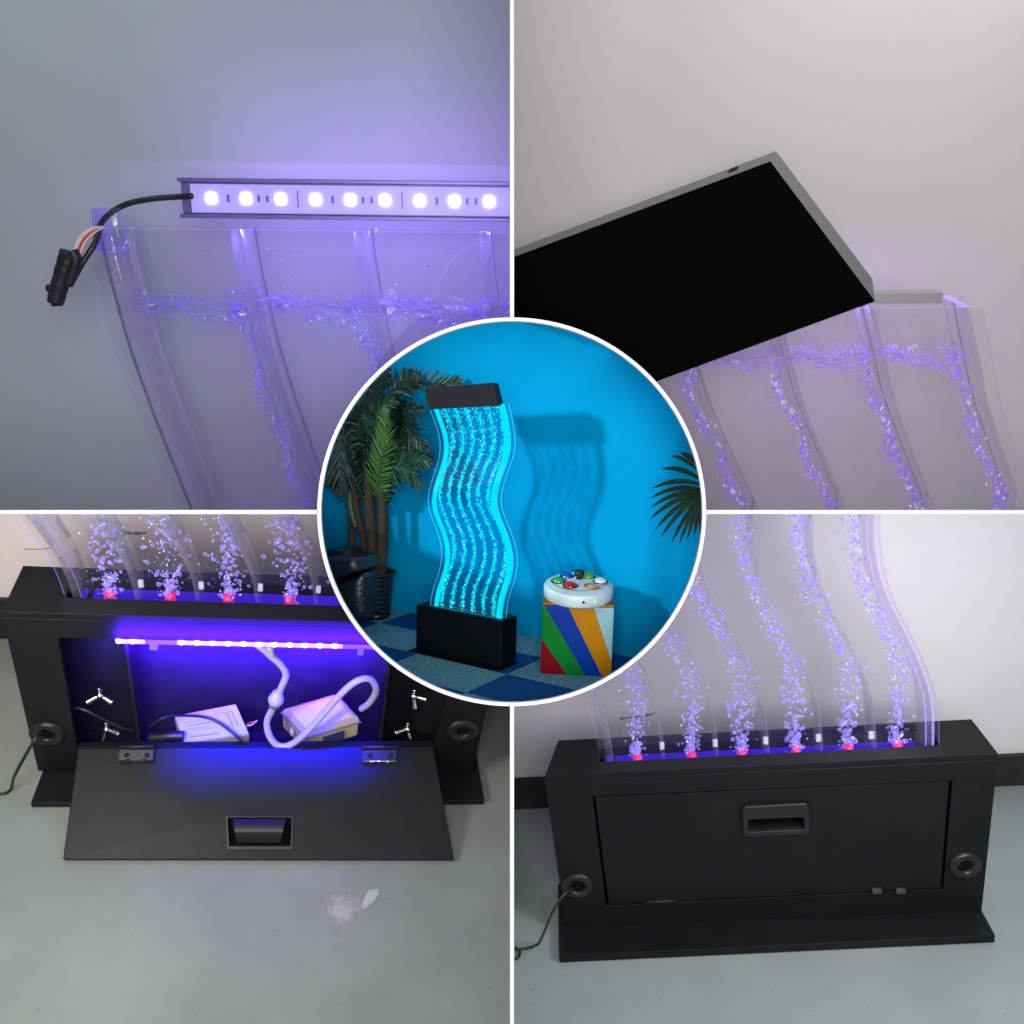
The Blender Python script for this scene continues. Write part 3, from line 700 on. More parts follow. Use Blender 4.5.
# cord
pts = [P(574, 888, 'y', .004), P(571, 889, 'y', -.02), P(562, 897, 'y', -.04), P(552, 913, 'y', -.05), P(545, 930, 'y', -.06), P(538, 944, 'z', .004), P(528, 948, 'z', .004), P(514.5, 949.5, 'z', .004)]
mb = MB(); mb.tube(pts, .0026, 8)
mb.tube([P(514.8, 959, 'z', .004), P(518.5, 957, 'z', .004), P(519.5, 951, 'z', .005), P(514.8, 947, 'z', .009)], .0026, 8)
mesh('power_cord', mb, 'cable', cab)
# scuffs on the wall behind the panel
mb = MB()
for a, b, c_, d in ((620, 718.5, 655, 713.3),): mb.tube([P(a, b, 'y', YW-.001), P((a+c_)/2, (b+d)/2+.6, 'y', YW-.001), P(c_, d, 'y', YW-.001)], lambda t: .002+.0012*math.sin(t*19), 6)
M['scuff'] = pmat('grey_scuff', (.16, .15, .17), .8)
mesh('wall_scuff', mb, 'scuff', fr=BR, kind='structure')

# ---- lower left
W = .86
BL = Frame((.6892, -.1543, .1068), tuple(v*W for v in (-.5827, .6276, 2.3737)), W)
P = BL.p; tb = .0187*W
fTL = P(1, 612); H = fTL.z
fTR = Vector((.5*W, 0, H)); fTR.x = P(507, 640).x if False else .499*W
bTL = P(23, 565.5, 'z', H); T = bTL.y; bTR = Vector((.5*W-.01, T, H))
fBL = P(38, 771); fBR = P(472.5, 771.6); fBL = Vector((fBL.x, 0, tb)); fBR = Vector((fBR.x, 0, tb))
s0 = P(66.5, 597.5, 'z', H); ys = s0.y; yS = P(150, 572.5, 'z', H).y
xlb = P(68.5, 571, 'z', H).x
s = [s0, Vector((.38*W, ys, H)), Vector((.38*W, yS, H)), Vector((xlb, yS, H))]
oTL, oBL, oBR = P(58, 638), P(77, 748), P(434, 746)
op = [oTL, Vector((oBR.x+.022*W, 0, oTL.z)), oBR, oBL]
pl0, pl1 = P(30.5, 803, 'z', tb), P(484.5, 800.5, 'z', tb)
plate4 = [pl0, pl1, Vector((pl1.x-.012, T+.01, tb)), Vector((pl0.x+.012, T+.01, tb))]
px = dict(H=H, fTL=fTL, fTR=fTR, fBL=fBL, fBR=fBR, bTL=bTL, bTR=bTR, slot=s, open=op, plate=plate4,
          holes=[(P(47.5, 733).x, P(47.5, 733).z), (P(462.5, 730).x, P(462.5, 730).z)])
cab = cabinet(BL, px, 'bubble wall on a black cabinet with its door folded down, lit blue inside', True, T, tb)
BB = Vector(cab['_b'])
# dropped door
e0, e1 = P(64, 860, 'z', .004), P(453.5, 860.5, 'z', .004)
h0, h1 = P(78, 748.5, 'y', -.004), P(433, 746.5, 'y', -.004)
nrm = (e1-e0).cross(h0-e0).normalized(); nrm = nrm if nrm.z > 0 else -nrm
th = .016
up = nrm*th
D0, D1, D2, D3 = e0+up*.6, e1+up*.6, h1, h0
def dpt(u, v): return on(on(D0, D1, u), on(D3, D2, u), v)
ho = [dpt(.420, .395), dpt(.585, .395), dpt(.585, .125), dpt(.420, .125)]
def near(x, y):   # photo point on the door's upper face
    o_ = -(BL.R.transposed() @ BL.t); dr = BL.R.transposed() @ Vector(((x-512)/F, (y-512)/F, 1)); k = nrm.dot(D0-o_)/nrm.dot(dr); return o_+dr*k
ho = [near(228, 818), near(291.5, 818), near(290.5, 846), near(229.5, 846)]
mb = MB(); mb.ring([D3, D2, D1, D0], ho, -up); door = mesh('door', mb, 'black', cab, bevel=.0018)
mb = MB(); mb.slab([v-up*1.05 for v in ho], -nrm*.002); sub('recess', mb, 'dark', door, BB)
lip = [near(233, 820), near(286, 820), near(281, 843), near(238, 843)]
mb = MB()
prof = 9; vs = []
for k in range(prof):
    t = k/(prof-1); lft = on(lip[0], lip[3], t); rgt = on(lip[1], lip[2], t); hgt = nrm*(.004+.020*math.sin(math.pi*(.18+.72*t)))
    vs += [lft+hgt, rgt+hgt]
mb.add(vs, [[2*k, 2*k+1, 2*k+3, 2*k+2] for k in range(prof-1)], 0, True)
lo = [v-nrm*.016 for v in vs]; n0 = len(vs)
mb.add(vs+lo, [[2*k, 2*k+2, n0+2*k+2, n0+2*k] for k in range(prof-1)]+[[2*k+1, n0+2*k+1, n0+2*k+3, 2*k+3] for k in range(prof-1)]+[[2*prof-2, 2*prof-1, n0+2*prof-1, n0+2*prof-2], [0, n0, n0+1, 1]], 0)
sub('handle', mb, 'plastic', door, BB)
for a, b in ((near(222, 817), near(236, 817)), (near(283, 817), near(297, 817))):
    pass
mb = MB(); mb.ring([near(225.5, 816.5)+nrm*.0008, near(294, 816.5)+nrm*.0008, near(292.5, 850)+nrm*.0008, near(227, 850)+nrm*.0008], [v+nrm*.0008 for v in ho], nrm*.0022); sub('handle_frame', mb, 'plastic', door, BB, bevel=.0008)
for a, b, c_ in ((119, 155, 0), (362, 398, 1)):
    mb = MB(); mb.tube([near(a, 747.6)+nrm*.006, near(b, 747.2)+nrm*.006], .0042, 10)
    mb.slab([near(a+1, 750)+nrm*.0012, near(b-1, 750)+nrm*.0012, near(b-2, 761)+nrm*.0012, near(a, 761)+nrm*.0012], nrm*.0015)
    hg = mesh('hinge', mb, 'plastic', cab)
    for dx in (.22, .78):
        mb = MB(); p_ = near(a+(b-a)*dx, 755.5)+nrm*.003; mb.lathe(p_, [(0, .003), (.004, .002), (.0048, 0)], ax=nrm, n=14); sub('hinge_screw', mb, 'plastic', hg, BB)
    mb = MB(); mb.tube([near(a+1, 761.8)+nrm*.004, near(b-1, 761.3)+nrm*.004], .0020, 8); 
    for dx in (.25, .7): mb.lathe(near(a+(b-a)*dx, 761.5)+nrm*.004, [(0, .003), (.004, .002), (.0045, 0)], ax=nrm, n=12)
    sub('hinge_pin', mb, 'steel' if c_ else 'plastic', hg, BB)
# wall, baseboard, floor
YW = .434*W
M['wall_bl'] = wallmat('warm_white_wall_paint', (.86, .75, .73), .025, 3, .12, 9.7)
M['floor_bl'] = wallmat('worn_grey_epoxy_floor', (.205, .232, .207), .09, 6, .10, 13.3, marks=.35, mcol=(.15, .17, .14), rough=.25, gloss=.5)
sheet('wall_warm_white', BL, [(-3, YW, -3), (3, YW, -3), (3, YW, 4), (-3, YW, 4)], 'wall_bl', (-1, -1))
sheet('floor_worn', BL, [(-3, -3, 0), (3, -3, 0), (3, YW-.0005, 0), (-3, YW-.0005, 0)], 'floor_bl', (-1, -1))
zbd = P(3, 597, 'y', YW).z
hx = MB(); hx.box(-3, 3, YW-.012, YW-.0007, .0004, zbd); hx.v = [BL.M @ v for v in hx.v]; r = bisect_clip(hx, quarter(-1, -1)); inv = BL.M.inverted(); r.v = [inv @ v for v in r.v]
mesh('baseboard', r, 'board', fr=BL, kind='structure')
# worn pale patch on the floor
def poly(fr, pts, z, mat, name):
    mb = MB(); mb.add([fr.p(a, b, 'z', z) for a, b in pts], [list(range(len(pts)))]); return mesh(name, mb, mat, fr=fr, kind='structure')
def stain(name, col, cx, cy, rad, thr):
    m, nt, out = newmat(name); b = N(nt, 'ShaderNodeBsdfPrincipled', Roughness=.3); b.inputs['Base Color'].default_value = c4(col)
    tr = N(nt, 'ShaderNodeBsdfTransparent'); tc = N(nt, 'ShaderNodeTexCoord'); mp = N(nt, 'ShaderNodeMapping'); mp.inputs['Location'].default_value = (-cx/rad, -cy/rad, 0); mp.inputs['Scale'].default_value = (1/rad, 1/rad, 1)
    g = N(nt, 'ShaderNodeTexGradient', gradient_type='SPHERICAL'); n = N(nt, 'ShaderNodeTexNoise', Scale=38.0, Detail=6.0, Roughness=.7)
    nt.links.new(tc.outputs['Object'], mp.inputs[0]); nt.links.new(mp.outputs[0], g.inputs[0]); nt.links.new(tc.outputs['Object'], n.inputs['Vector'])
    a = N(nt, 'ShaderNodeMath', operation='MULTIPLY'); nt.links.new(g.outputs['Fac'], a.inputs[0]); nt.links.new(n.outputs['Fac'], a.inputs[1])
    r = N(nt, 'ShaderNodeValToRGB'); r.color_ramp.elements[0].position = .05; r.color_ramp.elements[1].position = thr; nt.links.new(a.outputs[0], r.inputs[0])
    mx = N(nt, 'ShaderNodeMixShader'); nt.links.new(r.outputs[0], mx.inputs[0]); nt.links.new(tr.outputs[0], mx.inputs[1]); nt.links.new(b.outputs[0], mx.inputs[2]); nt.links.new(mx.outputs[0], out.inputs[0]); M[name] = m
c1_ = BL.p(342, 910, 'z', 0); c2_ = BL.p(371, 899, 'z', 0)
stain('patch', (.32, .33, .315), c1_.x, c1_.y, .075, .42); stain('patch2', (.38, .38, .35), c2_.x, c2_.y, .040, .30)
rr = random.Random(8)
def ragged(pts, amp=1.2, n=5):
    out = []
    for i in range(len(pts)):
        a, b = pts[i], pts[(i+1) % len(pts)]
        for k in range(n):
            t = k/n; out.append((a[0]+(b[0]-a[0])*t+rr.uniform(-amp, amp), a[1]+(b[1]-a[1])*t+rr.uniform(-amp, amp)))
    return out
poly(BL, ragged([(318, 896), (340, 891), (364, 893), (362, 909), (345, 925), (338, 942), (330, 930), (325, 912)], 1.6), .0008, 'patch', 'floor_patch')
poly(BL, ragged([(368, 891), (380, 888), (378, 897), (363, 911), (361, 906)], .8), .0014, 'patch2', 'floor_patch')
mb = MB()
for _ in range(34):
    a, b = rr.uniform(20, 505), rr.uniform(890, 1020); c_ = BL.p(a, b, 'z', .0006); w = rr.uniform(.0008, .0026)
    mb.add([c_+Vector((w*math.cos(k*1.05)*rr.uniform(.6, 1.5), w*math.sin(k*1.05)*rr.uniform(.5, 1.2), 0)) for k in range(6)], [list(range(6))])
M['speck'] = pmat('dark_speck', (.15, .15, .135), .8)
mesh('floor_specks', mb, 'speck', fr=BL, kind='structure')
mb = MB()
for _ in range(26):
    a, b = rr.uniform(520, 1020), rr.uniform(965, 1020); c_ = BR.p(a, b, 'z', .0006); w = rr.uniform(.0006, .0018)
    mb.add([c_+Vector((w*math.cos(k*1.05)*rr.uniform(.6, 1.5), w*math.sin(k*1.05)*rr.uniform(.5, 1.2), 0)) for k in range(6)], [list(range(6))])
mesh('floor_specks', mb, 'speck', fr=BR, kind='structure')
# scuffs on the wall
mb = MB()
for a, b, c_, d, w in ((24, 549, 52, 548, .0012), (122, 531, 141, 534, .0035), (135, 532, 146, 532.5, .003)): mb.tube([P(a, b, 'y', YW-.001), P((a+c_)/2, (b+d)/2+.8, 'y', YW-.001), P(c_, d, 'y', YW-.001)], lambda t, w=w: w*(.5+.5*math.sin(t*17+1)**2), 6)
mesh('wall_scuff', mb, 'scuff', fr=BL, kind='structure')
# panel
y0, y1 = ys+.005, yS-.004
tabB = []
for z, x in smooth_tab(tabl): tabB.append(((z/.78-.045)*W+(H-.49*W)*1.0, x/.78*W))
zb = H-.046*W
tabB = [(zb+(z-tabB[0][0]), x) for z, x in tabB]
bases = [P(a, b, 'y', y0+.006).x for a, b in ((137.5, 583), (199, 588), (258, 585), (318.2, 589))]
bases = [bases[0]+(bases[3]-bases[0])*k/3 for k in range(5)]
cols = [P(a, b, 'y', (y0+y1)/2).x for a, b in ((111, 590), (171, 590), (229, 590), (290, 589), (350, 589), (408, 588))]
lower_panel(BL, cab, P(66.5, 597, 'y', y0).x, .375*W, bases, cols, y0, y1, zb, tabB, -1, 1.15, 33)
# inside: light strips on a clear rail
ysn = .002*W
zr = P(230, 642.5, 'y', ysn).z
ir = thing('led_strip', BL, (0, ysn, zr), 'long row of blue violet diodes across the inside of the opened cabinet', 'strip light', 'strip lights')
xa, xb = P(177, 641, 'y', ysn).x, P(343, 641, 'y', ysn).x
mb = MB(); mb.box(xa, xb, ysn, ysn+.003, zr-.009, zr+.007); mesh('circuit_board', mb, 'pcbb', ir)
for k in range(11):
    x = xa+(xb-xa)*(k+.28)/10.8; mb = MB(); mb.lathe((x, ysn-.0005, zr-.001), [(0, .004), (.0035, .004), (.0055, 0)], ax=(0, -1, 0), n=14); mesh('led', mb, 'blueled', ir)
i2 = thing('led_strip', BL, (P(130, 641, 'y', ysn).x, ysn, zr), 'short blue strip light with two diodes left of the long row in the cabinet', 'strip light', 'strip lights')
xa2, xb2 = P(116.5, 641, 'y', ysn).x, P(145, 641, 'y', ysn).x
mb = MB(); mb.box(xa2, xb2, ysn, ysn+.003, zr-.009, zr+.007); mesh('circuit_board', mb, 'pcbb', i2)
for t in (.08, .58):
    mb = MB(); mb.lathe((xa2+(xb2-xa2)*t, ysn-.0005, zr-.001), [(0, .004), (.0035, .004), (.0055, 0)], ax=(0, -1, 0), n=14); mesh('led', mb, 'blueled', i2)
M['rail'] = clear('violet_lit_rail', (.7, .65, 1), .6, haze=.45, hcol=(.55, .4, .9), glow=(.2, .06, .8), gstr=.25)  # clear plastic, violet diode light put into tint and emission
mb = MB(); mb.box(P(145, 643, 'y', ysn).x, .40*W, ysn+.004, ysn+.010, zr-.014, zr+.004); mb.box(P(150, 645, 'y', ysn).x, P(158, 645, 'y', ysn).x, ysn-.006, ysn+.004, zr-.018, zr-.010)
mb.box(P(358, 645, 'y', ysn).x, P(364, 645, 'y', ysn).x, ysn-.006, ysn+.004, zr-.020, zr-.010)
mb.box(P(117, 643, 'y', ysn).x, P(146, 645, 'y', ysn).x, ysn+.004, ysn+.008, zr-.013, zr-.004)
mesh('clear_rail', mb, 'rail', fr=BL, base=(0, ysn, zr), label='clear plastic rail carrying the row of diodes inside the opened cabinet', cat='rail')
# power adapter box
def slabbox(name, label, cat, top, drop, mats, y, bev):
    pass
def boxframe(fr, A, B, C_, ph):
    """box from three measured top corners; returns corners"""
    return
zf = tb
yp = .035*W
q = lambda x, y, d: P(x, y, 'y', d)
# top face leans towards the viewer: near edge lower
t = [q(183.5, 743, .020*W), q(249.5, 734, .020*W), q(236, 703.5, .075*W), q(174, 715.5, .075*W)]
ad = thing('power_adapter', BL, (t[0].x, .03*W, tb), 'white printed power adapter box standing inside the opened cabinet left of the air pump', 'power adapter')
dd = Vector((0, .004, -.05*W)); nrm2 = (t[1]-t[0]).cross(t[3]-t[0]).normalized(); nrm2 = nrm2 if nrm2.z > 0 else -nrm2
mb = MB(); mb.slab(t, Vector((0, .006, -.055))); body = mesh('adapter_case', mb, 'paperwhite', ad, bevel=.003)
def onq(u, v, t=t): return on(on(t[0], t[1], u), on(t[3], t[2], u), v)
mb = MB()
for v0, u0, u1, w in ((.14, .10, .58, .045), (.24, .10, .30, .012), (.36, .12, .52, .010), (.44, .12, .46, .010), (.55, .14, .50, .014), (.68, .12, .55, .010), (.78, .55, .86, .014), (.90, .30, .85, .010), (.84, .62, .9, .010), (.7, .62, .88, .010)):
    quad = [onq(u0, v0), onq(u1, v0), onq(u1, v0+w), onq(u0, v0+w)]
    if w > .03:
        k = 12
        for j in range(k):
            a_, b_ = u0+(u1-u0)*j/k, u0+(u1-u0)*(j+.7)/k; mb.slab([onq(a_, v0)+nrm2*.0004, onq(b_, v0)+nrm2*.0004, onq(b_, v0+w)+nrm2*.0004, onq(a_, v0+w)+nrm2*.0004], nrm2*.0003)
    else: mb.slab([p_+nrm2*.0004 for p_ in quad], nrm2*.0003)
for u_ in (.80, .88): mb.slab([onq(u_, .3)+nrm2*.0004, onq(u_+.012, .3)+nrm2*.0004, onq(u_+.012, .8)+nrm2*.0004, onq(u_, .8)+nrm2*.0004], nrm2*.0003)
sub('printed_label', mb, 'print', body, ad['_b'])
mb = MB()
for dz in (0, 9): mb.tube([q(184, 736+dz*.7, .03*W), q(170, 736+dz, .03*W), q(150, 738+dz, .035*W)], .010, 10)
mesh('input_lead', mb, 'cable', ad)
mb = MB(); mb.tube([q(247, 724, .04*W), q(252, 722, .04*W), q(256, 722.5, .04*W)], .0015, 6); mesh('wire', mb, 'red', ad)
mb = MB(); mb.tube([q(247, 726, .04*W), q(252, 724.5, .04*W), q(257, 720.5, .04*W)], .0015, 6); mesh('wire', mb, 'wire', ad)
mb = MB(); mb.tube([q(150, 726, .02*W), q(163, 718, .02*W), q(178, 715.5, .035*W), q(203, 717, .05*W), q(219, 723, .04*W), q(235, 735, .012*W), q(246, 744, .01*W), q(262, 747.5, .02*W)], .0028, 8)
mb.tube([q(69, 708, .03*W), q(82, 709, .02*W), q(97, 716, .015*W), q(120, 727, .02*W), q(133, 731, .03*W)], .0030, 8)
mesh('inner_cable', mb, 'cable', fr=BL, base=q(203, 717, .05*W), label='thin black cable draped over the white adapter inside the opened cabinet', cat='cable')
# air pump
pt = [q(306, 735.5, .020*W), q(361, 719, .020*W), q(337, 692.5, .080*W), q(281, 709, .080*W)]
pb_ = thing('air_pump', BL, ((pt[0].x+pt[1].x)/2, .04*W, tb), 'cream air pump with a dark label and a milky hose inside the opened cabinet', 'air pump')
mb = MB()
ctr = (pt[0]+pt[1]+pt[2]+pt[3])/4
low = [v+Vector((0, .004, -.060)) for v in pt]
pt2 = [ctr+(v-ctr)*.86 for v in pt]; up2 = Vector((0, 0, .012))
lid = [v+up2*.6 for v in pt2]; mid = [v-Vector((0, 0, .004)) for v in pt]
mb.add(low+mid+lid, [[3, 2, 1, 0]]+[[i, (i+1) % 4, 4+(i+1) % 4, 4+i] for i in range(4)]+[[4+i, 4+(i+1) % 4, 8+(i+1) % 4, 8+i] for i in range(4)]+[[8, 9, 10, 11]])
mesh('pump_case', mb, 'cream', pb_, bevel=.014, seg=5)
mb = MB(); ring_ = [ctr+(v-ctr)*1.012-Vector((0, 0, .010)) for v in pt]
mb.ring(ring_, [ctr+(v-ctr)*.97-Vector((0, 0, .010)) for v in pt], (0, 0, -.0022)); mesh('case_seam', mb, 'print', pb_)
mb = MB(); vq = pt[3]+(pt[0]-pt[3])*.5-Vector((.001, 0, .030)); mb.lathe(vq, [(0, .006), (.007, .006), (.009, 0)], ax=(-1, -.3, 0), n=16); mesh('air_outlet', mb, 'cream', pb_)
fl = pt[0]-Vector((0, 0, 0)); ux = (pt[1]-pt[0]); 
def pf(u, h): return pt[0]+ux*u+Vector((0, 0, -h))+Vector((.001, -.0018, 0))
mb = MB(); mb.slab([pf(.30, .018), pf(.70, .018), pf(.70, .044), pf(.30, .044)], (0, -.0008, 0)); mesh('dark_label', mb, 'labelb', pb_)
# hose
hs = [(361, 709, .05), (370, 702, .04), (376, 690, .03), (370, 679, .02), (357, 681, .01), (343, 692, .005), (327, 710, .0), (309, 730, -.002), (292, 744, .0), (279, 746, .004), (270, 737, .01), (267, 722, .02), (273, 708, .02), (277, 697, .02), (283, 684, .02), (286, 674, .02), (280, 664, .02), (271, 656, .018), (262, 648, .015), (250, 640, .01)]
mb = MB(); mb.tube([q(a, b, d*W) for a, b, d in hs], .0066, 12)
mb.tube([q(271, 656, .018*W), q(270, 648, .02*W), q(269.5, 640, .022*W)], .0068, 10)
ho_ = thing('air_hose', BL, q(277, 700, .02*W), 'milky hose looping from the cream air pump up to the row of diodes', 'hose')
mesh('tube', mb, 'hose', ho_)
mb = MB(); cc = q(276, 699.5, .018*W); mb.blob(cc, .015, 0, 2); mb.tube([q(278, 693, .018*W), q(274, 706, .018*W)], .0105, 12); mesh('check_valve', mb, 'hose', ho_)
# wing nuts on the inner board
def wing(px_, py_, rot, i_, lab, twist=0):
    c_ = q(px_, py_, .045*W)
    o_ = thing('wing_nut', BL, c_, lab, 'wing nut', 'wing nuts inside the opened cabinet')
    mb = MB(); mb.lathe(c_, [(0, .014), (.0055, .013), (.007, .008), (.009, 0)], ax=(.1, -1, .3), n=16); mb.tube([c_+Vector((0, -.004, .004)), c_+Vector((0, -.006, .020))], .0026, 8); mesh('nut', mb, 'steel', o_)
    for sgn in (-1, 1):
        a = rot+(.45 if sgn > 0 else math.pi-.45)+twist*sgn
        d = Vector((math.cos(a), -.25, -math.sin(a)*.9+.0)).normalized(); mb = MB()
        mb.tube([c_+Vector((0, -.006, .0)), c_+d*.012+Vector((0, -.006, 0)), c_+d*.026+Vector((0, -.008, 0))], lambda t: .0032+.0030*t, 8); mesh('wing', mb, 'steel', o_, bevel=0)
wing(100.5, 693, 0, 0, 'upper left wing nut inside the opened cabinet, wings spread level')
wing(107, 727, -.6, 1, 'lower left wing nut inside the opened cabinet, just above the draped lead', .3)
wing(413.5, 694, -.9, 2, 'upper right wing nut inside the opened cabinet, close under the round frame', .4)
wing(407, 727, .6, 3, 'lower right wing nut inside the opened cabinet, above the right hinge', .2)
# inner side brackets
mb = MB(); xs_ = P(125, 640, 'y', .06*W).x; mb.box(xs_, xs_+.006, .050*W, T-.02*W, tb+.001, zr-.01); mesh('inner_bracket', mb, 'blackin', cab, bevel=.001); mb = MB(); xs2 = P(384, 690, 'y', .06*W).x; mb.box(xs2, xs2+.006, .050*W, T-.02*W, tb+.001, zr-.01)
mesh('inner_bracket', mb, 'blackin', cab, bevel=.001)
# cord on the left
pts = [q(48, 733, .004), q(40, 733, -.02), q(34, 741, -.04), q(24, 758, -.05), q(14, 777, -.06), P(11, 789, 'z', .006), P(4, 793.5, 'z', .004), P(-12, 793, 'z', .004)]
mb = MB(); mb.tube(pts, .0030, 8); mesh('power_cord', mb, 'cable', cab)

# ================================================================== CENTRE: little blue room
S = .127
CE = Frame((.1405, .5728, .0694), tuple(v*S for v in (-.5312, 1.4322, 9.6992)), S)
P = CE.p
YW = 1.12*S
inv = CE.M.inverted()
def conept(px_, py_):   # is the photo point inside the round frame
    return math.hypot(px_-511.7, py_-511.8) < 191.6
wl = []; flr = []
def wline(px_):   # py of wall/floor line under px
    return 0
NA = 240
wp = []; fp = []
for k in range(NA):
    a = 2*math.pi*k/NA; X = 511.7+191.9*math.cos(a); Y = 511.8+191.9*math.sin(a)
    w = P(X, Y, 'y', YW)
    (wp if w.z >= 0 else fp).append((k, X, Y))
def arc(lst):
    ks = [k for k, _, _ in lst]
    st_ = [i for i in range(len(ks)) if (ks[i]-1) % NA not in set(ks)][0]
    return lst[st_:]+lst[:st_]
wp = arc(wp); fp = arc(fp)
M['wall_ce'] = wallmat('blue_wall_paint', (.0002, .235, .47), .07, 10, .35, 1.0, rough=.7, gloss=.02)
mb = MB(); V = [P(X, Y, 'y', YW) for _, X, Y in wp]; V[0:0] = [Vector((V[0].x, YW, 0))]; V.append(Vector((V[-1].x, YW, 0))); mb.add(V, [list(range(len(V)))])
mesh('wall_blue', mb, 'wall_ce', fr=CE, kind='structure')
mb = MB(); V = [P(X, Y, 'z', 0) for _, X, Y in fp]; V[0:0] = [Vector((V[0].x, YW, 0))]; V.append(Vector((V[-1].x, YW, 0))); mb.add(V, [list(range(len(V)))])
m, nt, out = newmat('carpet_tiles')
b = N(nt, 'ShaderNodeBsdfPrincipled', Roughness=.95); b.inputs['Specular IOR Level'].default_value = .1
tc = N(nt, 'ShaderNodeTexCoord'); mp = N(nt, 'ShaderNodeMapping'); mp.inputs['Location'].default_value = (.42/1.05+10, .08/.65+10, 0.01); mp.inputs['Scale'].default_value = (1/(1.05*S), 1/(.65*S), 1)
nt.links.new(tc.outputs['Object'], mp.inputs[0])
ck = N(nt, 'ShaderNodeTexChecker', Scale=1.0); nt.links.new(mp.outputs[0], ck.inputs['Vector'])
mp2 = N(nt, 'ShaderNodeMapping'); mp2.inputs['Scale'].default_value = (260, 1100, 1); nt.links.new(tc.outputs['Object'], mp2.inputs[0])
ns = N(nt, 'ShaderNodeTexNoise', Scale=1.0, Detail=3.0); nt.links.new(mp2.outputs[0], ns.inputs['Vector'])
ra = N(nt, 'ShaderNodeValToRGB'); ra.color_ramp.elements[0].position = .38; ra.color_ramp.elements[1].position = .62; ra.color_ramp.elements[0].color = (.02, .13, .20, 1); ra.color_ramp.elements[1].color = (.24, .50, .58, 1)
rb_ = N(nt, 'ShaderNodeValToRGB'); rb_.color_ramp.elements[0].color = (.003, .05, .17, 1); rb_.color_ramp.elements[1].color = (.008, .11, .34, 1)
nt.links.new(ns.outputs['Fac'], ra.inputs[0]); nt.links.new(ns.outputs['Fac'], rb_.inputs[0])
nt.links.new(ra.outputs[0], ck.inputs['Color1']); nt.links.new(rb_.outputs[0], ck.inputs['Color2']); nt.links.new(ck.outputs['Color'], b.inputs['Base Color'])
bp_ = N(nt, 'ShaderNodeBump', Strength=.6, Distance=.001); nt.links.new(ns.outputs['Fac'], bp_.inputs['Height']); nt.links.new(bp_.outputs[0], b.inputs['Normal'])
nt.links.new(b.outputs[0], out.inputs[0]); M['carpet'] = m
mesh('floor_carpet', mb, 'carpet', fr=CE, kind='structure')
# bubble lamp: base
W = S; H = .464*W; T = .263*W; tb = .02*W
a0 = P(416.5, 605); a1 = P(502, 621.5); H = (a0.z+a1.z)/2
lb = thing('bubble_lamp', CE, (0, T/2, 0), 'tall wavy bubble lamp glowing cyan between black base and black cap in the blue room', 'bubble lamp')
M['lampblack'] = pmat('satin_black_lamp', (.0015, .003, .004), .55, spec=.15, bump=.1, bscale=800)
M['lampcap'] = pmat('dark_brown_cap', (.008, .005, .008), .6, spec=.15, bump=.2, bscale=800)
c_ = [Vector((a0.x, 0, 0)), Vector((a1.x, 0, 0)), Vector((a1.x, T, 0)), Vector((a0.x, T, 0))]
mb = MB(); mb.ring([v+Vector((0, 0, H)) for v in c_], [Vector((a0.x+.08*W, T*.30, H)), Vector((a1.x-.05*W, T*.30, H)), Vector((a1.x-.05*W, T*.78, H)), Vector((a0.x+.08*W, T*.78, H))], (0, 0, -.01*W))
mb.slab([v+Vector((0, 0, tb)) for v in c_], (0, 0, H-tb-.011*W)); mesh('base_box', mb, 'lampblack', lb, bevel=.0006)
mb = MB(); g_ = .0875*W; mb.slab([Vector((a0.x-.03*W, -g_, 0.0005)), Vector((a1.x+.03*W, -g_, 0.0005)), Vector((a1.x+.03*W, T+.01*W, 0.0005)), Vector((a0.x-.03*W, T+.01*W, 0.0005))], (0, 0, tb-.001)); mesh('base_plate', mb, 'lampblack', lb, bevel=.0004)
yp0, yp1 = T*.38, T*.66
lef = [(430, 606), (430.3, 601), (432, 590), (440, 570.6), (442.3, 551), (438.5, 533), (428.5, 512), (426.6, 499.5), (431, 482), (440, 456.5), (440.3, 437), (430, 410.6), (428, 404)]
rig = [(501.5, 622), (501.8, 613), (503.5, 600), (511, 580), (514, 560), (508, 535), (497, 512), (494.8, 501), (499.5, 482), (511, 452), (510.5, 433), (504.5, 405.7), (503, 400)]
lt = smooth_tab([(P(a, b, 'y', yp0).z, P(a, b, 'y', yp0).x) for a, b in lef], 80); rt = smooth_tab([(P(a, b, 'y', yp0).z, P(a, b, 'y', yp0).x) for a, b in rig], 80)
Lf = lambda z: interp(lt, z); Rf = lambda z: interp(rt, z)
zz = lin(H-.06*W*0-.008*W, P(465, 402, 'y', yp0).z, 70)
for nm, yy in (('front_sheet', yp0), ('back_sheet', yp1)):
    mb = MB(); plate(mb, Lf, Rf, yy, .0012, zz); mesh(nm, mb, ['cysheet', 'cythin', 'cythin'], lb)
inL = lambda z: Lf(z)+.06*W; inR = lambda z: Rf(z)-.050*W
rb = random.Random(12)
for k in range(7):
    f = k/6.0; xc = lambda z, f=f: inL(z)+(inR(z)-inL(z))*f
    mb = MB()
    if k in (0, 6):
        strip_solid(mb, xc, yp0+.0013, yp0+.005, (.034 if k == 0 else .044)*W, zz); mesh('lit_band', mb, 'cyedge', lb)
    else:
        strip_solid(mb, xc, yp0+.0013, yp1-.001, .010*W, zz); mesh('divider', mb, 'cysheet', lb)
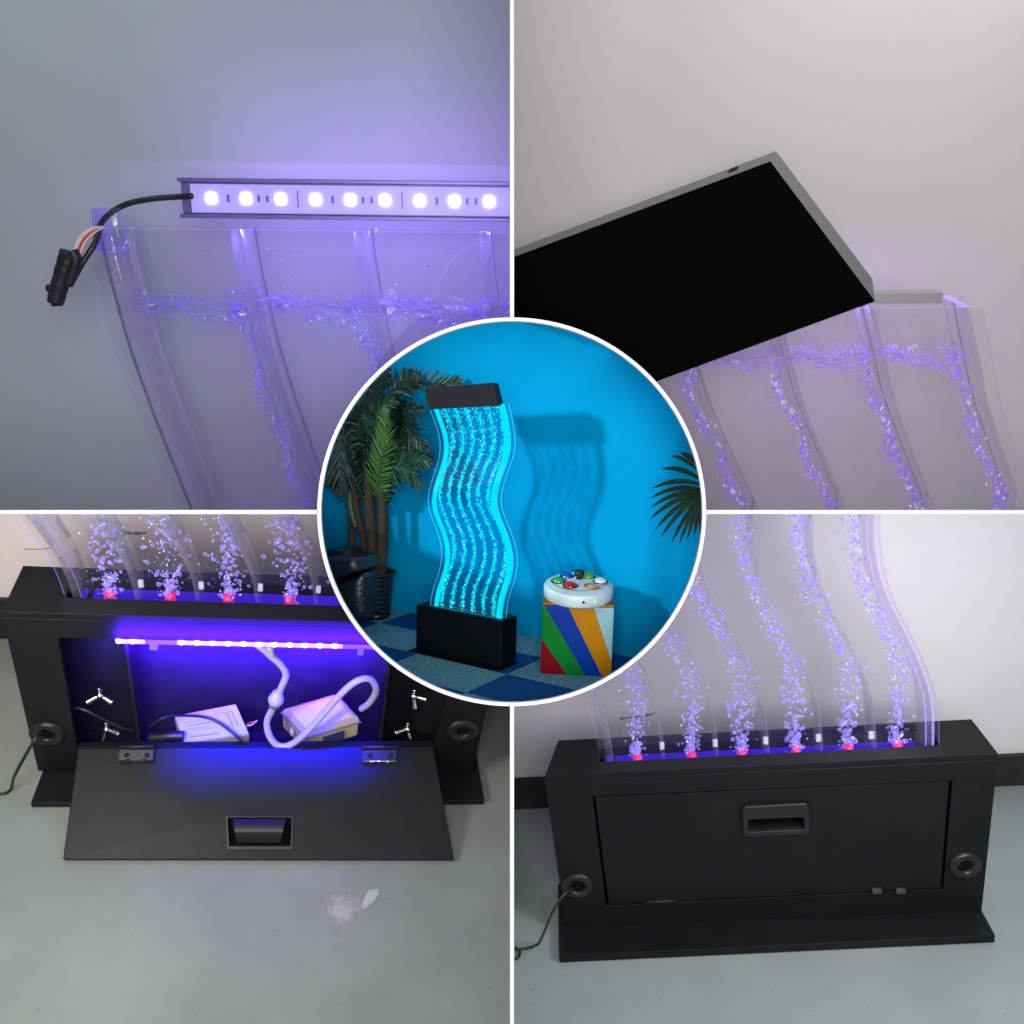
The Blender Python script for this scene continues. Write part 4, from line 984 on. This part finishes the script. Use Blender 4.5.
for k in range(6):
    f0 = (k+.5)/6.0
    xc = lambda z, f0=f0: inL(z)+(inR(z)-inL(z))*f0
    def xw(z, f0=f0):
        s_ = (Lf(z+.02*W)-Lf(z-.02*W))/(.04*W); return xc(z, f0)+max(-1, min(1, s_*2.6))*.028*W*(-1)
    mb = MB()
    for seg_ in range(9):
        za = zz[0]+(zz[-1]-zz[0])*(seg_/9+rb.uniform(0, .03)); zb2 = min(zz[-1], za+(zz[-1]-zz[0])*rb.uniform(.05, .10)); wd2 = rb.uniform(.010, .026)*W
        ln_ = lin(za, zb2, 12); vs_ = []
        for i_, z_ in enumerate(ln_):
            w_ = wd2*math.sin(math.pi*(i_+.3)/12)*(1+.3*math.sin(i_*2.1+k)); vs_ += [(xw(z_)-w_/2, yp0+.006, z_), (xw(z_)+w_/2, yp0+.006, z_)]
        mb.add(vs_, [[2*i_, 2*i_+1, 2*i_+3, 2*i_+2] for i_ in range(11)], 0, True)
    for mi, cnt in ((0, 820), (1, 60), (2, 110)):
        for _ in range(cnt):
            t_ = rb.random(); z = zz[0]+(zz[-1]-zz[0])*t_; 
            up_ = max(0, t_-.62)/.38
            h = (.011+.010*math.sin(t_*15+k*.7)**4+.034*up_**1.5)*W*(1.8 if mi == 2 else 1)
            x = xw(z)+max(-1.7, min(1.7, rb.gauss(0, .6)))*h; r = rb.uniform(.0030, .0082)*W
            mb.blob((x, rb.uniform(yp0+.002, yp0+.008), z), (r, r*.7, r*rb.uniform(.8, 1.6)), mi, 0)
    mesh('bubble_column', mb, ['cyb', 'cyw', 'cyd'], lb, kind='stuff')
# cap
fc = [P(429, 409.5, 'y', T*.0), P(498.5, 405.8, 'y', T*.0), P(493.5, 382.5, 'y', T*.0), P(424, 388.3, 'y', T*.0)]
bc = [P(436, 408, 'y', T*.75), P(503.8, 405.2, 'y', T*.75), P(498.5, 383.2, 'y', T*.75), P(431, 388, 'y', T*.75)]
mb = MB(); mb.hexa(fc, bc); mesh('cap', mb, 'lampcap', lb, bevel=.0007)

# striped cube and button console
A0 = P(540.2, 673.5, 'z', 0); A1 = P(611.0, 676.6, 'z', 0)
ux = (A1-A0); wd = ux.length; ux.normalize(); uy = Vector((-ux.y, ux.x, 0)); uy = uy if uy.y > 0 else -uy
hh = None
o_ = -(CE.R.transposed() @ CE.t); dr = CE.R.transposed() @ Vector(((541.5-512)/F, (605-512)/F, 1)); k_ = (uy.dot(A0-o_))/uy.dot(dr); hh = (o_+dr*k_).z
cu = thing('striped_cube', CE, A0+ux*wd/2+uy*wd/2, 'padded cube stool with red, green, blue, orange and white slanting stripes on the carpet', 'stool')
def cp(u, v, d=0.0): return A0+ux*wd*u+uy*d+Vector((0, 0, hh*v))
for nm_, c0 in (('s_red', (.16, .003, .008)), ('s_green', (.001, .17, .02)), ('s_blue', (.001, .032, .28)), ('s_orange', (.42, .17, .001)), ('s_white', (.24, .42, .46)), ('s_side', (.05, .06, .06))):
    M[nm_] = pmat(nm_, c0, .5, bump=.06, bscale=160, var=.06, vscale=40, spec=.08)
def uv(x, y): return ((x-88)/(650-88), (905-y)/(905-345))
st_ = [([(95, 625), (88, 900), (300, 905)], 0), ([(92, 345), (106, 345), (445, 905), (300, 905), (95, 625)], 1), ([(106, 345), (288, 345), (580, 905), (445, 905)], 2), ([(288, 345), (492, 345), (645, 770), (645, 905), (580, 905)], 3), ([(492, 345), (650, 345), (645, 770)], 4)]
mb = MB(); bul = .03*wd
import itertools
def pad_pt(u, v):   # softly bulging front
    u = min(1, max(0, u)); v = min(1, max(0, v)); return cp(u, v, -bul*min(1, (16*u*(1-u)*v*(1-v))**.35)*.6)
# fine grid, every cell takes the stripe its centre lies in
NG = 110
def stripe(u, v):
    x = 88+u*562; y = 905-v*560
    l = lambda a, b: (b[0]-a[0])*(y-a[1])-(b[1]-a[1])*(x-a[0])
    def left(a, b): return x < a[0]+(b[0]-a[0])*(y-a[1])/(b[1]-a[1])
    if y > 625 and left((95, 625), (300, 905)): return 0
    if left((106, 345), (445, 905)): return 1
    if left((288, 345), (580, 905)): return 2
    if left((492, 345), (645, 770)) or y > 770: return 3
    return 4
vs = [pad_pt(i/NG, j/NG) for j in range(NG+1) for i in range(NG+1)]
o = len(mb.v); mb.add(vs, [], 0)
for j in range(NG):
    for i in range(NG):
        mb.f.append([j*(NG+1)+i, j*(NG+1)+i+1, (j+1)*(NG+1)+i+1, (j+1)*(NG+1)+i]); mb.m.append(stripe((i+.5)/NG, (j+.5)/NG)); mb.sm.append(True)
mesh('striped_front', mb, ['s_red', 's_green', 's_blue', 's_orange', 's_white'], cu)
mb = MB(); mb.hexa([cp(0, 0, .0004), cp(1, 0, .0004), cp(1, 1, .0004), cp(0, 1, .0004)], [cp(0.02, 0, wd*.9), cp(1.0, 0, wd*.9), cp(1.0, 1, wd*.9), cp(0.02, 1, wd*.9)]); mesh('cube_body', mb, 's_side', cu, bevel=.0012)
mb = MB(); mb.hexa([cp(0.0, 1.004, .0002), cp(1, 1.004, .0002), cp(1, 1.03, .0002), cp(0.01, 1.03, .0002)], [cp(.02, 1.004, wd*.9), cp(1, 1.004, wd*.9), cp(1, 1.03, wd*.9), cp(.02, 1.03, wd*.9)]); mesh('orange_top', mb, 's_orange', cu, bevel=.0012)
def cubept(x, y, zz_): return P(x, y, 'z', zz_)
zt_ = hh*1.034
cc = cp(.50, 0, wd*.34); cc.z = zt_
R = wd*.495
tilt = (Vector((0, 0, 1))-uy*.13).normalized()
M['console'] = pmat('white_console_plastic', (.55, .66, .68), .35, var=.03, vscale=30)
cn = thing('button_console', CE, cc, 'round white console with coloured dome buttons standing on the striped cube', 'button console')
c2 = cc+Vector((0, 0, .012*wd))+tilt*.02*wd
prof = [(0, 0), (R*.97, 0), (R, R*.05), (R, R*.30), (R*.97, R*.36)]
for i_ in range(4): rr_ = R*(.95-.045*i_); hq = R*(.37+.022*i_); prof += [(rr_, hq), (rr_-R*.028, hq+R*.018), (rr_-R*.032, hq+R*.012)]
prof += [(R*.70, R*.47), (R*.3, R*.50), (0, R*.50)]
mb = MB(); mb.lathe(c2, prof, ax=tilt, n=64); mesh('console_body', mb, 'console', cn)
u3 = ux-tilt*ux.dot(tilt); u3.normalize(); w3 = tilt.cross(u3); w3 = w3 if w3.dot(uy) > 0 else -w3
topc = c2+tilt*R*.49
def toppt(x, y):
    dr = CE.R.transposed() @ Vector(((x-512)/F, (y-512)/F, 1)); k = tilt.dot(topc-o_)/tilt.dot(dr); return o_+dr*k
for nm_, c0 in (('b_green', (.01, .33, .05)), ('b_blue', (.005, .06, .33)), ('b_lime', (.08, .38, .02)), ('b_red', (.42, .003, .008)), ('b_orange', (.70, .15, .004)), ('b_grey', (.22, .34, .22))):
    M[nm_] = pmat(nm_, c0, .2, coat=.5)
for x, y, mt, lab in ((558.5, 581, 'b_green', 'green dome button'), (567, 576.3, 'b_blue', 'blue dome button'), (588, 576.3, 'b_lime', 'lime dome button'), (570.3, 585.8, 'b_red', 'red dome button'), (591.6, 586, 'b_orange', 'orange ringed button'), (600.5, 581.5, 'console', 'white dome button')):
    c_ = toppt(x, y); r_ = R*.205; mb = MB(); mb.lathe(c_, [(0, .0005), (r_*1.08, .0005), (r_*1.08, 0)], ax=tilt, n=24); bt = mesh('button', mb, 'dark' if mt != 'b_orange' else 'b_orange', cn, label=lab)
    mb = MB(); rs = r_*(.9 if mt != 'b_orange' else .62); mb.lathe(c_, [(rs, .0005), (rs*.93, rs*.28), (rs*.7, rs*.5), (rs*.35, rs*.62), (0, rs*.65)], ax=tilt, n=24); sub('button_dome', mb, mt if mt != 'b_orange' else 'b_grey', bt, cn['_b'])
mb = MB(); c_ = toppt(579.3, 579); mb.lathe(c_, [(R*.10, 0), (R*.10, R*.08), (R*.14, R*.12), (R*.14, R*.24), (R*.11, R*.26), (0, R*.26)], ax=tilt, n=20); mesh('joystick', mb, 'plastic', cn)
def sidept(x, y):
    # point on the console's rim facing the viewer
    a = math.asin(max(-1, min(1, (x-578)/35.5)))
    return c2+tilt*R*.20+(u3*math.sin(a)-w3*math.cos(a))*R*1.003
M['gled'] = emis('green_pilot_light', (.1, 1, .25), 3)
mb = MB(); mb.blob(sidept(594.2, 602), R*.035, 0, 1); mesh('pilot_light', mb, 'gled', cn)
mb = MB(); mb.blob(sidept(583, 603), R*.04, 0, 1); mesh('socket', mb, 'dark', cn)

# plants
M['leaf'] = pmat('palm_leaf_green', (.004, .030, .014), .45, var=.5, vscale=30, spec=.3)
M['leafy'] = pmat('palm_leaf_yellow_green', (.025, .075, .008), .5, var=.4, vscale=30, spec=.3)
M['leafd'] = pmat('palm_leaf_dark_green', (.0015, .013, .008), .45, var=.4, vscale=30, spec=.3)
M['leafp'] = pmat('palm_leaf_pale_lit', (.010, .028, .022), .5, var=.5, vscale=60)  # frond in pale light, the light put into its leaf colour
M['bark'] = pmat('palm_sheath_bark', (.028, .018, .009), .85, var=.5, vscale=60, bump=.8, bscale=200)
M['sheath'] = pmat('green_palm_sheath', (.010, .045, .007), .5, var=.5, vscale=40)
def clampcone(v):
    """keep a point inside the drum"""
    c = CE.R @ v+CE.t; X = c.x/c.z+.0003; Y = c.y/c.z+.0002; r = math.hypot(X, Y)
    if r > .1910:
        k = .1910/r; c = Vector(((X*k-.0003)*c.z, (Y*k-.0002)*c.z, c.z)); return CE.R.transposed() @ (c-CE.t)
    return v
def incone(v, lim=.1905):
    c = CE.R @ v+CE.t; return math.hypot(c.x/c.z, c.y/c.z) < lim
def frond(mb, pts, n, ln, wd_, rnd, mi=0, angle=1.0, grav=.35, both=True, depth=.25):
    """pts: photo x, y and local depth of the rachis; leaflets comb out on both sides"""
    Q = [P(a, b, 'y', d*S) for a, b, d in pts]; R_ = []
    for i in range(len(Q)-1):
        a = Q[max(0, i-1)]; b = Q[i]; c = Q[i+1]; d = Q[min(len(Q)-1, i+2)]
        for k in range(10):
            t = k/10; R_.append(.5*((2*b)+(c-a)*t+(2*a-5*b+4*c-d)*t*t+(-a+3*b-3*c+d)*t**3))
    R_.append(Q[-1])
    RR = [v for v in R_ if incone(v)]
    if len(RR) > 3: mb.tube(RR, lambda t: .0011*(1-.75*t), 6, mi, sub=1)
    L = len(R_)
    for j in range(n):
        t = (j+.5)/n; f = t*(L-1); i = min(L-2, int(f)); p = R_[i]+(R_[i+1]-R_[i])*(f-i); tg = (R_[min(L-1, i+1)]-R_[max(0, i-1)]).normalized()
        side = tg.cross(Vector((0, 1, 0))).normalized()
        env = (math.sin(math.pi*min(1, .12+t*.95))**.6)*(1-.35*t)
        for sg in ((-1, 1) if both else (1,)):
            a = angle*(1.05-.55*t)+rnd.uniform(-.12, .12)
            d = (tg*math.cos(a)+side*sg*math.sin(a)+Vector((0, rnd.uniform(-depth, depth), 0))).normalized()
            l = ln*S*env*rnd.uniform(.8, 1.12)*.1
            prev = p; w = wd_*S*.1; nrm_ = d.cross(Vector((rnd.uniform(-.3, .3), 1, rnd.uniform(-.3, .3)))).normalized()
            VS = []; NS = 5
            for k in range(NS+1):
                u = k/NS; c_ = p+d*l*u+Vector((0, 0, -1))*grav*l*u*u
                ww = w*(math.sin(math.pi*min(.97, .12+.86*u))**.7)*(1 if k < NS else .1)
                VS.append((c_, ww))
            if not incone(VS[-1][0]):
                VS = [x for x in VS if incone(x[0])]
                if len(VS) < 2: continue
            vv = []
            for c_, ww in VS: vv += [c_-nrm_*ww, c_+nrm_*ww]
            mb.add(vv, [[2*k, 2*k+1, 2*k+3, 2*k+2] for k in range(len(VS)-1)], mi, True)
rnd = random.Random(4)
pz = .50
pot_c = P(375.5, 617, 'z', 0); pc = Vector((pot_c.x, pot_c.y, 0))
palm = thing('palm_plant', CE, pc, 'tall leafy palm in the black ribbed planter beside the glowing bubble lamp', 'palm plant', 'palm plants')
D = pc.y/S
fr_list = [
 ([(366, 505, D), (350, 465, D-.1), (343, 437, D-.15), (340, 470, D-.2), (341, 500, D-.2)], 20, 3.6, .42, 'leafp', 1.0, .5),
 ([(378, 500, D), (380, 470, D-.15), (385, 435, D-.2), (384, 400, D-.2)], 22, 2.6, .30, 'leafy', 1.05, -.05),
 ([(378, 495, D), (388, 468, D-.1), (412, 458, D-.15), (436, 464, D-.2)], 22, 2.6, .34, 'leaf', 1.0, .2),
 ([(378, 495, D), (385, 472, D-.1), (405, 467, D-.2), (424, 492, D-.2)], 20, 2.6, .34, 'leaf', 1.0, .3),
 ([(372, 490, D), (385, 430, D), (402, 412, D), (428, 408, D-.1)], 20, 3.4, .40, 'leafd', 1.0, .3),
 ([(370, 480, D), (382, 410, D), (412, 384, D+.05), (446, 384, D+.2), (466, 380, D+.3)], 26, 2.2, .30, 'leaf', .9, -.3),
 ([(370, 480, D), (385, 410, D), (402, 380, D), (420, 374, D)], 22, 3.0, .40, 'leafd', 1.0, .3),
 ([(372, 480, D), (395, 425, D), (415, 438, D-.1), (434, 463, D-.1)], 22, 3.0, .26, 'leafd', .9, .2),
 ([(368, 480, D), (368, 420, D), (376, 385, D), (392, 366, D)], 22, 3.2, .42, 'leafd', 1.0, .1),
 ([(368, 480, D), (360, 430, D), (352, 410, D), (344, 418, D)], 22, 3.6, .42, 'leafd', 1.0, .3),
 ([(366, 490, D), (350, 445, D), (336, 430, D), (328, 450, D)], 20, 3.6, .42, 'leafd', 1.0, .4),
 ([(368, 490, D), (372, 440, D), (380, 415, D-.1), (396, 392, D-.1)], 20, 3.6, .44, 'leaf', 1.0, .3),
 ([(366, 490, D), (362, 440, D+.1), (366, 405, D+.1), (372, 380, D+.1)], 20, 3.8, .46, 'leafd', 1.1, .3),
 ([(368, 500, D), (372, 460, D+.1), (392, 440, D+.1), (410, 450, D+.1)], 20, 3.4, .40, 'leafd', 1.0, .5),
 ([(366, 500, D), (355, 470, D+.1), (345, 455, D+.1), (333, 470, D+.1), (330, 490, D)], 20, 3.4, .42, 'leaf', 1.0, .5),
 ([(372, 500, D), (380, 460, D+.1), (390, 430, D+.1), (400, 400, D+.1)], 20, 3.6, .44, 'leaf', 1.1, .3),
 ([(374, 500, D), (384, 470, D), (400, 445, D), (412, 425, D)], 18, 3.2, .40, 'leaf', 1.0, .4),
 ([(362, 505, D), (352, 480, D), (350, 455, D), (362, 440, D)], 18, 3.4, .42, 'leafd', 1.0, .5),
]
for pts, n, ln, w, mt, an, gr in fr_list:
    mb = MB(); frond(mb, pts, int(n*2.1), ln*1.12, w*.34, rnd, 0, an, gr); mesh('frond', mb, mt, palm)
for pts, r0, r1, mt in (([(371, 575), (365, 545), (358, 515), (352, 480)], .030, .022, 'bark'), ([(374, 575), (372, 540), (370, 505), (368, 470)], .055, .030, 'bark'), ([(379, 575), (382, 545), (383, 515), (381, 480)], .050, .030, 'bark'), ([(356, 528), (351, 508), (350, 490)], .034, .02, 'sheath'), ([(382, 540), (383, 512), (378, 480), (380, 460)], .040, .02, 'sheath'), ([(352, 560), (352, 530), (351, 510)], .028, .03, 'bark')):
    mb = MB(); mb.tube([P(a, b, 'y', (D-.02)*S) for a, b in pts], lambda t, r0=r0, r1=r1: (r0+(r1-r0)*t)*S*1.5*(1+.05*math.sin(t*40)), 12); mesh('trunk', mb, mt, palm)
hp = P(375, 571, 'y', pc.y).z; rp_ = (P(391.5, 600, 'y', pc.y)-P(358.5, 600, 'y', pc.y)).x/2*.86
mb = MB(); prof = [(rp_*.74, 0)]
NR = 9
for k in range(NR):
    for j in range(6):
        t = (k+j/6)/NR; prof.append((rp_*(.76+.17*t+.055*math.sin(math.pi*j/6)), hp*(.02+.90*t)))
prof += [(rp_*.98, hp*.93), (rp_*1.09, hp*.95), (rp_*1.10, hp), (rp_*1.0, hp), (rp_*.96, hp*.95), (0, hp*.94)]
mb.lathe(pc, prof, n=56)
M['potm'] = pmat('glossy_black_pot', (.010, .011, .013), .25)
mesh('planter', mb, 'potm', fr=CE, base=pc, label='black ribbed round planter holding the tall palm behind the leather chair', cat='planter')
palm2 = thing('palm_plant', CE, P(700, 500, 'y', .3*S), 'palm fan reaching in from the right against the blue wall above the striped cube', 'palm plant', 'palm plants')
for a, b, c_, d in ((696, 462, 680, 453), (699, 470, 671, 456), (700, 479, 661, 469), (701, 484.5, 652, 488.5), (701, 489.5, 650, 498.5), (702, 492.5, 650, 508), (702, 494, 650, 519), (702, 495, 655, 530), (702, 496, 661, 537), (703, 497, 671, 544), (703, 497, 679, 544.5), (703, 498, 687, 540), (703, 498, 694, 536), (703, 499, 700, 536)):
    Q0 = P(a, b, 'y', .3*S); Q1 = P(c_, d, 'y', .3*S+random.uniform(-.004, .004)); up_ = Vector((0, 0, 1))*(Q1-Q0).length*.10
    mb = MB(); VS = []; dv = (Q1-Q0); nn = dv.cross(Vector((0, 1, 0))).normalized(); L = dv.length
    for k in range(9):
        u = k/8; cpt = Q0+dv*u+up_*4*u*(1-u); VS.append((clampcone(cpt), .0028*(math.sin(math.pi*min(.98, .15+.83*u))**.7)*(1 if k < 8 else .1)))
    vv = []
    for cpt, ww in VS: vv += [cpt-nn*ww, cpt+Vector((0, -.0008, 0)), cpt+nn*ww]
    mb.add(vv, [[3*k, 3*k+1, 3*k+4, 3*k+3] for k in range(8)]+[[3*k+1, 3*k+2, 3*k+5, 3*k+4] for k in range(8)], 0, True)
    mesh('leaflet', mb, 'leaf', palm2)
# leather chair, cut by the drum's side
M['leather'] = pmat('black_leather', (.012, .016, .020), .34, var=.2, vscale=60, bump=.6, bscale=220, spec=.7)
ch = thing('leather_armchair', CE, P(345, 622, 'z', 0), 'black leather armchair half cut off at the left edge of the blue room', 'armchair')
def softblock(name, quad, y0_, y1_, bulge, mt='leather'):
    f = [P(a, b, 'y', y0_*S) for a, b in quad]; NX = 14; mb = MB(); vs = []; 
    for layer, yy in ((0, y0_), (1, y1_)):
        for j in range(NX+1):
            for i in range(NX+1):
                u = i/NX; v = j/NX; p_ = on(on(f[0], f[1], u), on(f[3], f[2], u), v); e = (16*u*(1-u)*v*(1-v))**.3
                y = yy*S+(-1 if layer == 0 else 1)*bulge*S*(e-.5); vs.append(clampcone(Vector((p_.x, y, p_.z+(0 if layer == 0 else .0)))))
    w = NX+1; o2 = w*w; fs = []
    for j in range(NX):
        for i in range(NX): fs += [[j*w+i, j*w+i+1, (j+1)*w+i+1, (j+1)*w+i], [o2+j*w+i, o2+(j+1)*w+i, o2+(j+1)*w+i+1, o2+j*w+i+1]]
    for i in range(NX):
        fs += [[i, o2+i, o2+i+1, i+1], [NX*w+i, NX*w+i+1, o2+NX*w+i+1, o2+NX*w+i], [i*w, (i+1)*w, o2+(i+1)*w, o2+i*w], [i*w+NX, o2+i*w+NX, o2+(i+1)*w+NX, (i+1)*w+NX]]
    mb.add(vs, fs, 0, True); return mesh(name, mb, mt, ch)
softblock('arm', [(318, 640), (363, 618), (361, 574), (320, 588)], .10, .40, .10)
softblock('arm_pad', [(318, 588), (357, 571), (354, 558), (322, 558)], .06, .44, .08)
softblock('seat_cushion', [(318, 574), (350, 560), (345, 550), (322, 551)], .45, .85, .06)

# ================================================================== light
def area(name, loc, target, size, power, col=(1, 1, 1), sy=None):
    l = bpy.data.lights.new(name, 'AREA'); l.energy = power; l.color = col; l.size = size
    if sy: l.shape = 'RECTANGLE'; l.size_y = sy
    o = bpy.data.objects.new(name, l); COL.objects.link(o); o.location = loc
    o.rotation_euler = (Vector(target)-Vector(loc)).to_track_quat('-Z', 'Y').to_euler(); return o
def areaf(name, fr, a, b, h, direction, power, col, w, spread=180):
    """strip lamp from local a to b facing direction"""
    A = fr.M @ Vector(a); B = fr.M @ Vector(b); d = (fr.M.to_3x3() @ Vector(direction)).normalized(); x = (B-A).normalized(); z = -d; y = z.cross(x).normalized(); z = x.cross(y)
    l = bpy.data.lights.new(name, 'AREA'); l.shape = 'RECTANGLE'; l.size = (B-A).length; l.size_y = w; l.energy = power; l.color = col; l.spread = math.radians(spread)
    o = bpy.data.objects.new(name, l); COL.objects.link(o); m = Matrix((x, y, z)).transposed().to_4x4(); m.translation = (A+B)/2; o.matrix_world = m; return o
area('front_fill', (0, -.45, .0), (0, 1.5, 0), .7, 26, (1, .99, .97))  # unseen fill added to whiten the borders and light all sets
area('fill_upper_left', (-.85, 1.12, 1.02), (-.75, 1.9, .35), .35, 1.3, (.84, .95, 1))  # this and the next three: unseen fills added, one per set
area('fill_upper_right', (.75, 1.10, 1.05), (.75, 1.9, .35), .45, 4.2, (1, .98, .95))
area('fill_lower_left', (-.80, 1.09, -.26), (-.30, 2.1, -.20), .24, 7.0, (1, .97, .92))
area('fill_lower_right', (.80, 1.09, -.26), (.20, 2.1, -.22), .24, 7.6, (.97, .98, 1))
# added unseen lamps for the violet strip glow on walls, panels and cabinet
areaf('wall_glow_fill', TL, (.16, .085, zt+.022), (.66, .085, zt+.022), 0, (0, .9, .25), .62, (.32, .20, 1), .012)  # floats behind the channel, added to tint the wall violet
for k in range(9):
    cx = TL.p(212.5+34.6*k, 199, 'y', yc).x; areaf('diode_glow_fill', TL, (cx-.007, .012, -.0015), (cx+.007, .012, -.0015), 0, (0, .7, -.8), .20, (.32, .18, 1), .003)
areaf('right_glow_fill', TR, (-.60, .040, -.004), (-.06, .040, -.004), 0, (0, .9, -.6), 1.3, (.45, .22, 1), .012)
areaf('inside_glow_fill', BL, (-.30*BL.W, .030*BL.W, .422*BL.W), (.22*BL.W, .030*BL.W, .422*BL.W), 0, (0, 1, -.85), 24.0, (.07, .004, 1), .014, 96)  # added behind the diodes to turn the back board blue
areaf('door_glow_fill', BL, (-.20*BL.W, -.004, zr-.02), (.24*BL.W, -.004, zr-.02), 0, (0, .0, -1), 2.2, (.004, .002, 1), .010, 36)  # no strip here, added to tint the top of the door
areaf('board_glow_fill', BL, (-.30*BL.W, -.020, zr+.000), (.24*BL.W, -.020, zr+.000), 0, (0, .9, .6), 3.2, (.07, .004, 1), .005, 150)  # no strip here, added to tint the front board
for k_, (fr_, a_, b_) in enumerate(SLOT): areaf('slot_glow_fill', fr_, a_, b_, 0, (0, 1, .3), .35, (.05, .006, 1), .004)  # added lamp, tints the back of the slot blue
# cyan-white spot through the gap cut for it in the drum
l = bpy.data.lights.new('room_spot', 'SPOT'); l.energy = 95; l.color = (.70, .95, 1); l.spot_size = math.radians(17); l.spot_blend = .35; l.shadow_soft_size = .055
o = bpy.data.objects.new('room_spot', l); COL.objects.link(o)
lp = cw(-1.24, -.46, .36); tg = cw(.02, -.02, 1.32); o.location = lp; o.rotation_euler = (tg-lp).to_track_quat('-Z', 'Y').to_euler()

w = bpy.data.worlds.new('World'); SC.world = w; w.use_nodes = True
bg = w.node_tree.nodes['Background']; bg.inputs[0].default_value = (.80, .88, 1, 1); bg.inputs[1].default_value = .10

for o in bpy.data.objects:
    if '_b' in o: del o['_b']
cam = bpy.data.cameras.new('camera'); co = bpy.data.objects.new('camera', cam); COL.objects.link(co)
co.rotation_euler = (math.pi/2, 0, 0); cam.sensor_width = 36; cam.lens = 36*F/1024; cam.clip_start = .05; cam.clip_end = 50
SC.camera = co
SC.render.engine = 'CYCLES'
SC.cycles.transparent_max_bounces = 24; SC.cycles.max_bounces = 5; SC.cycles.diffuse_bounces = 3; SC.cycles.glossy_bounces = 3; SC.cycles.caustics_reflective = False
SC.view_settings.view_transform = 'Standard'; SC.view_settings.look = 'None'; SC.view_settings.exposure = 0; SC.view_settings.gamma = 1
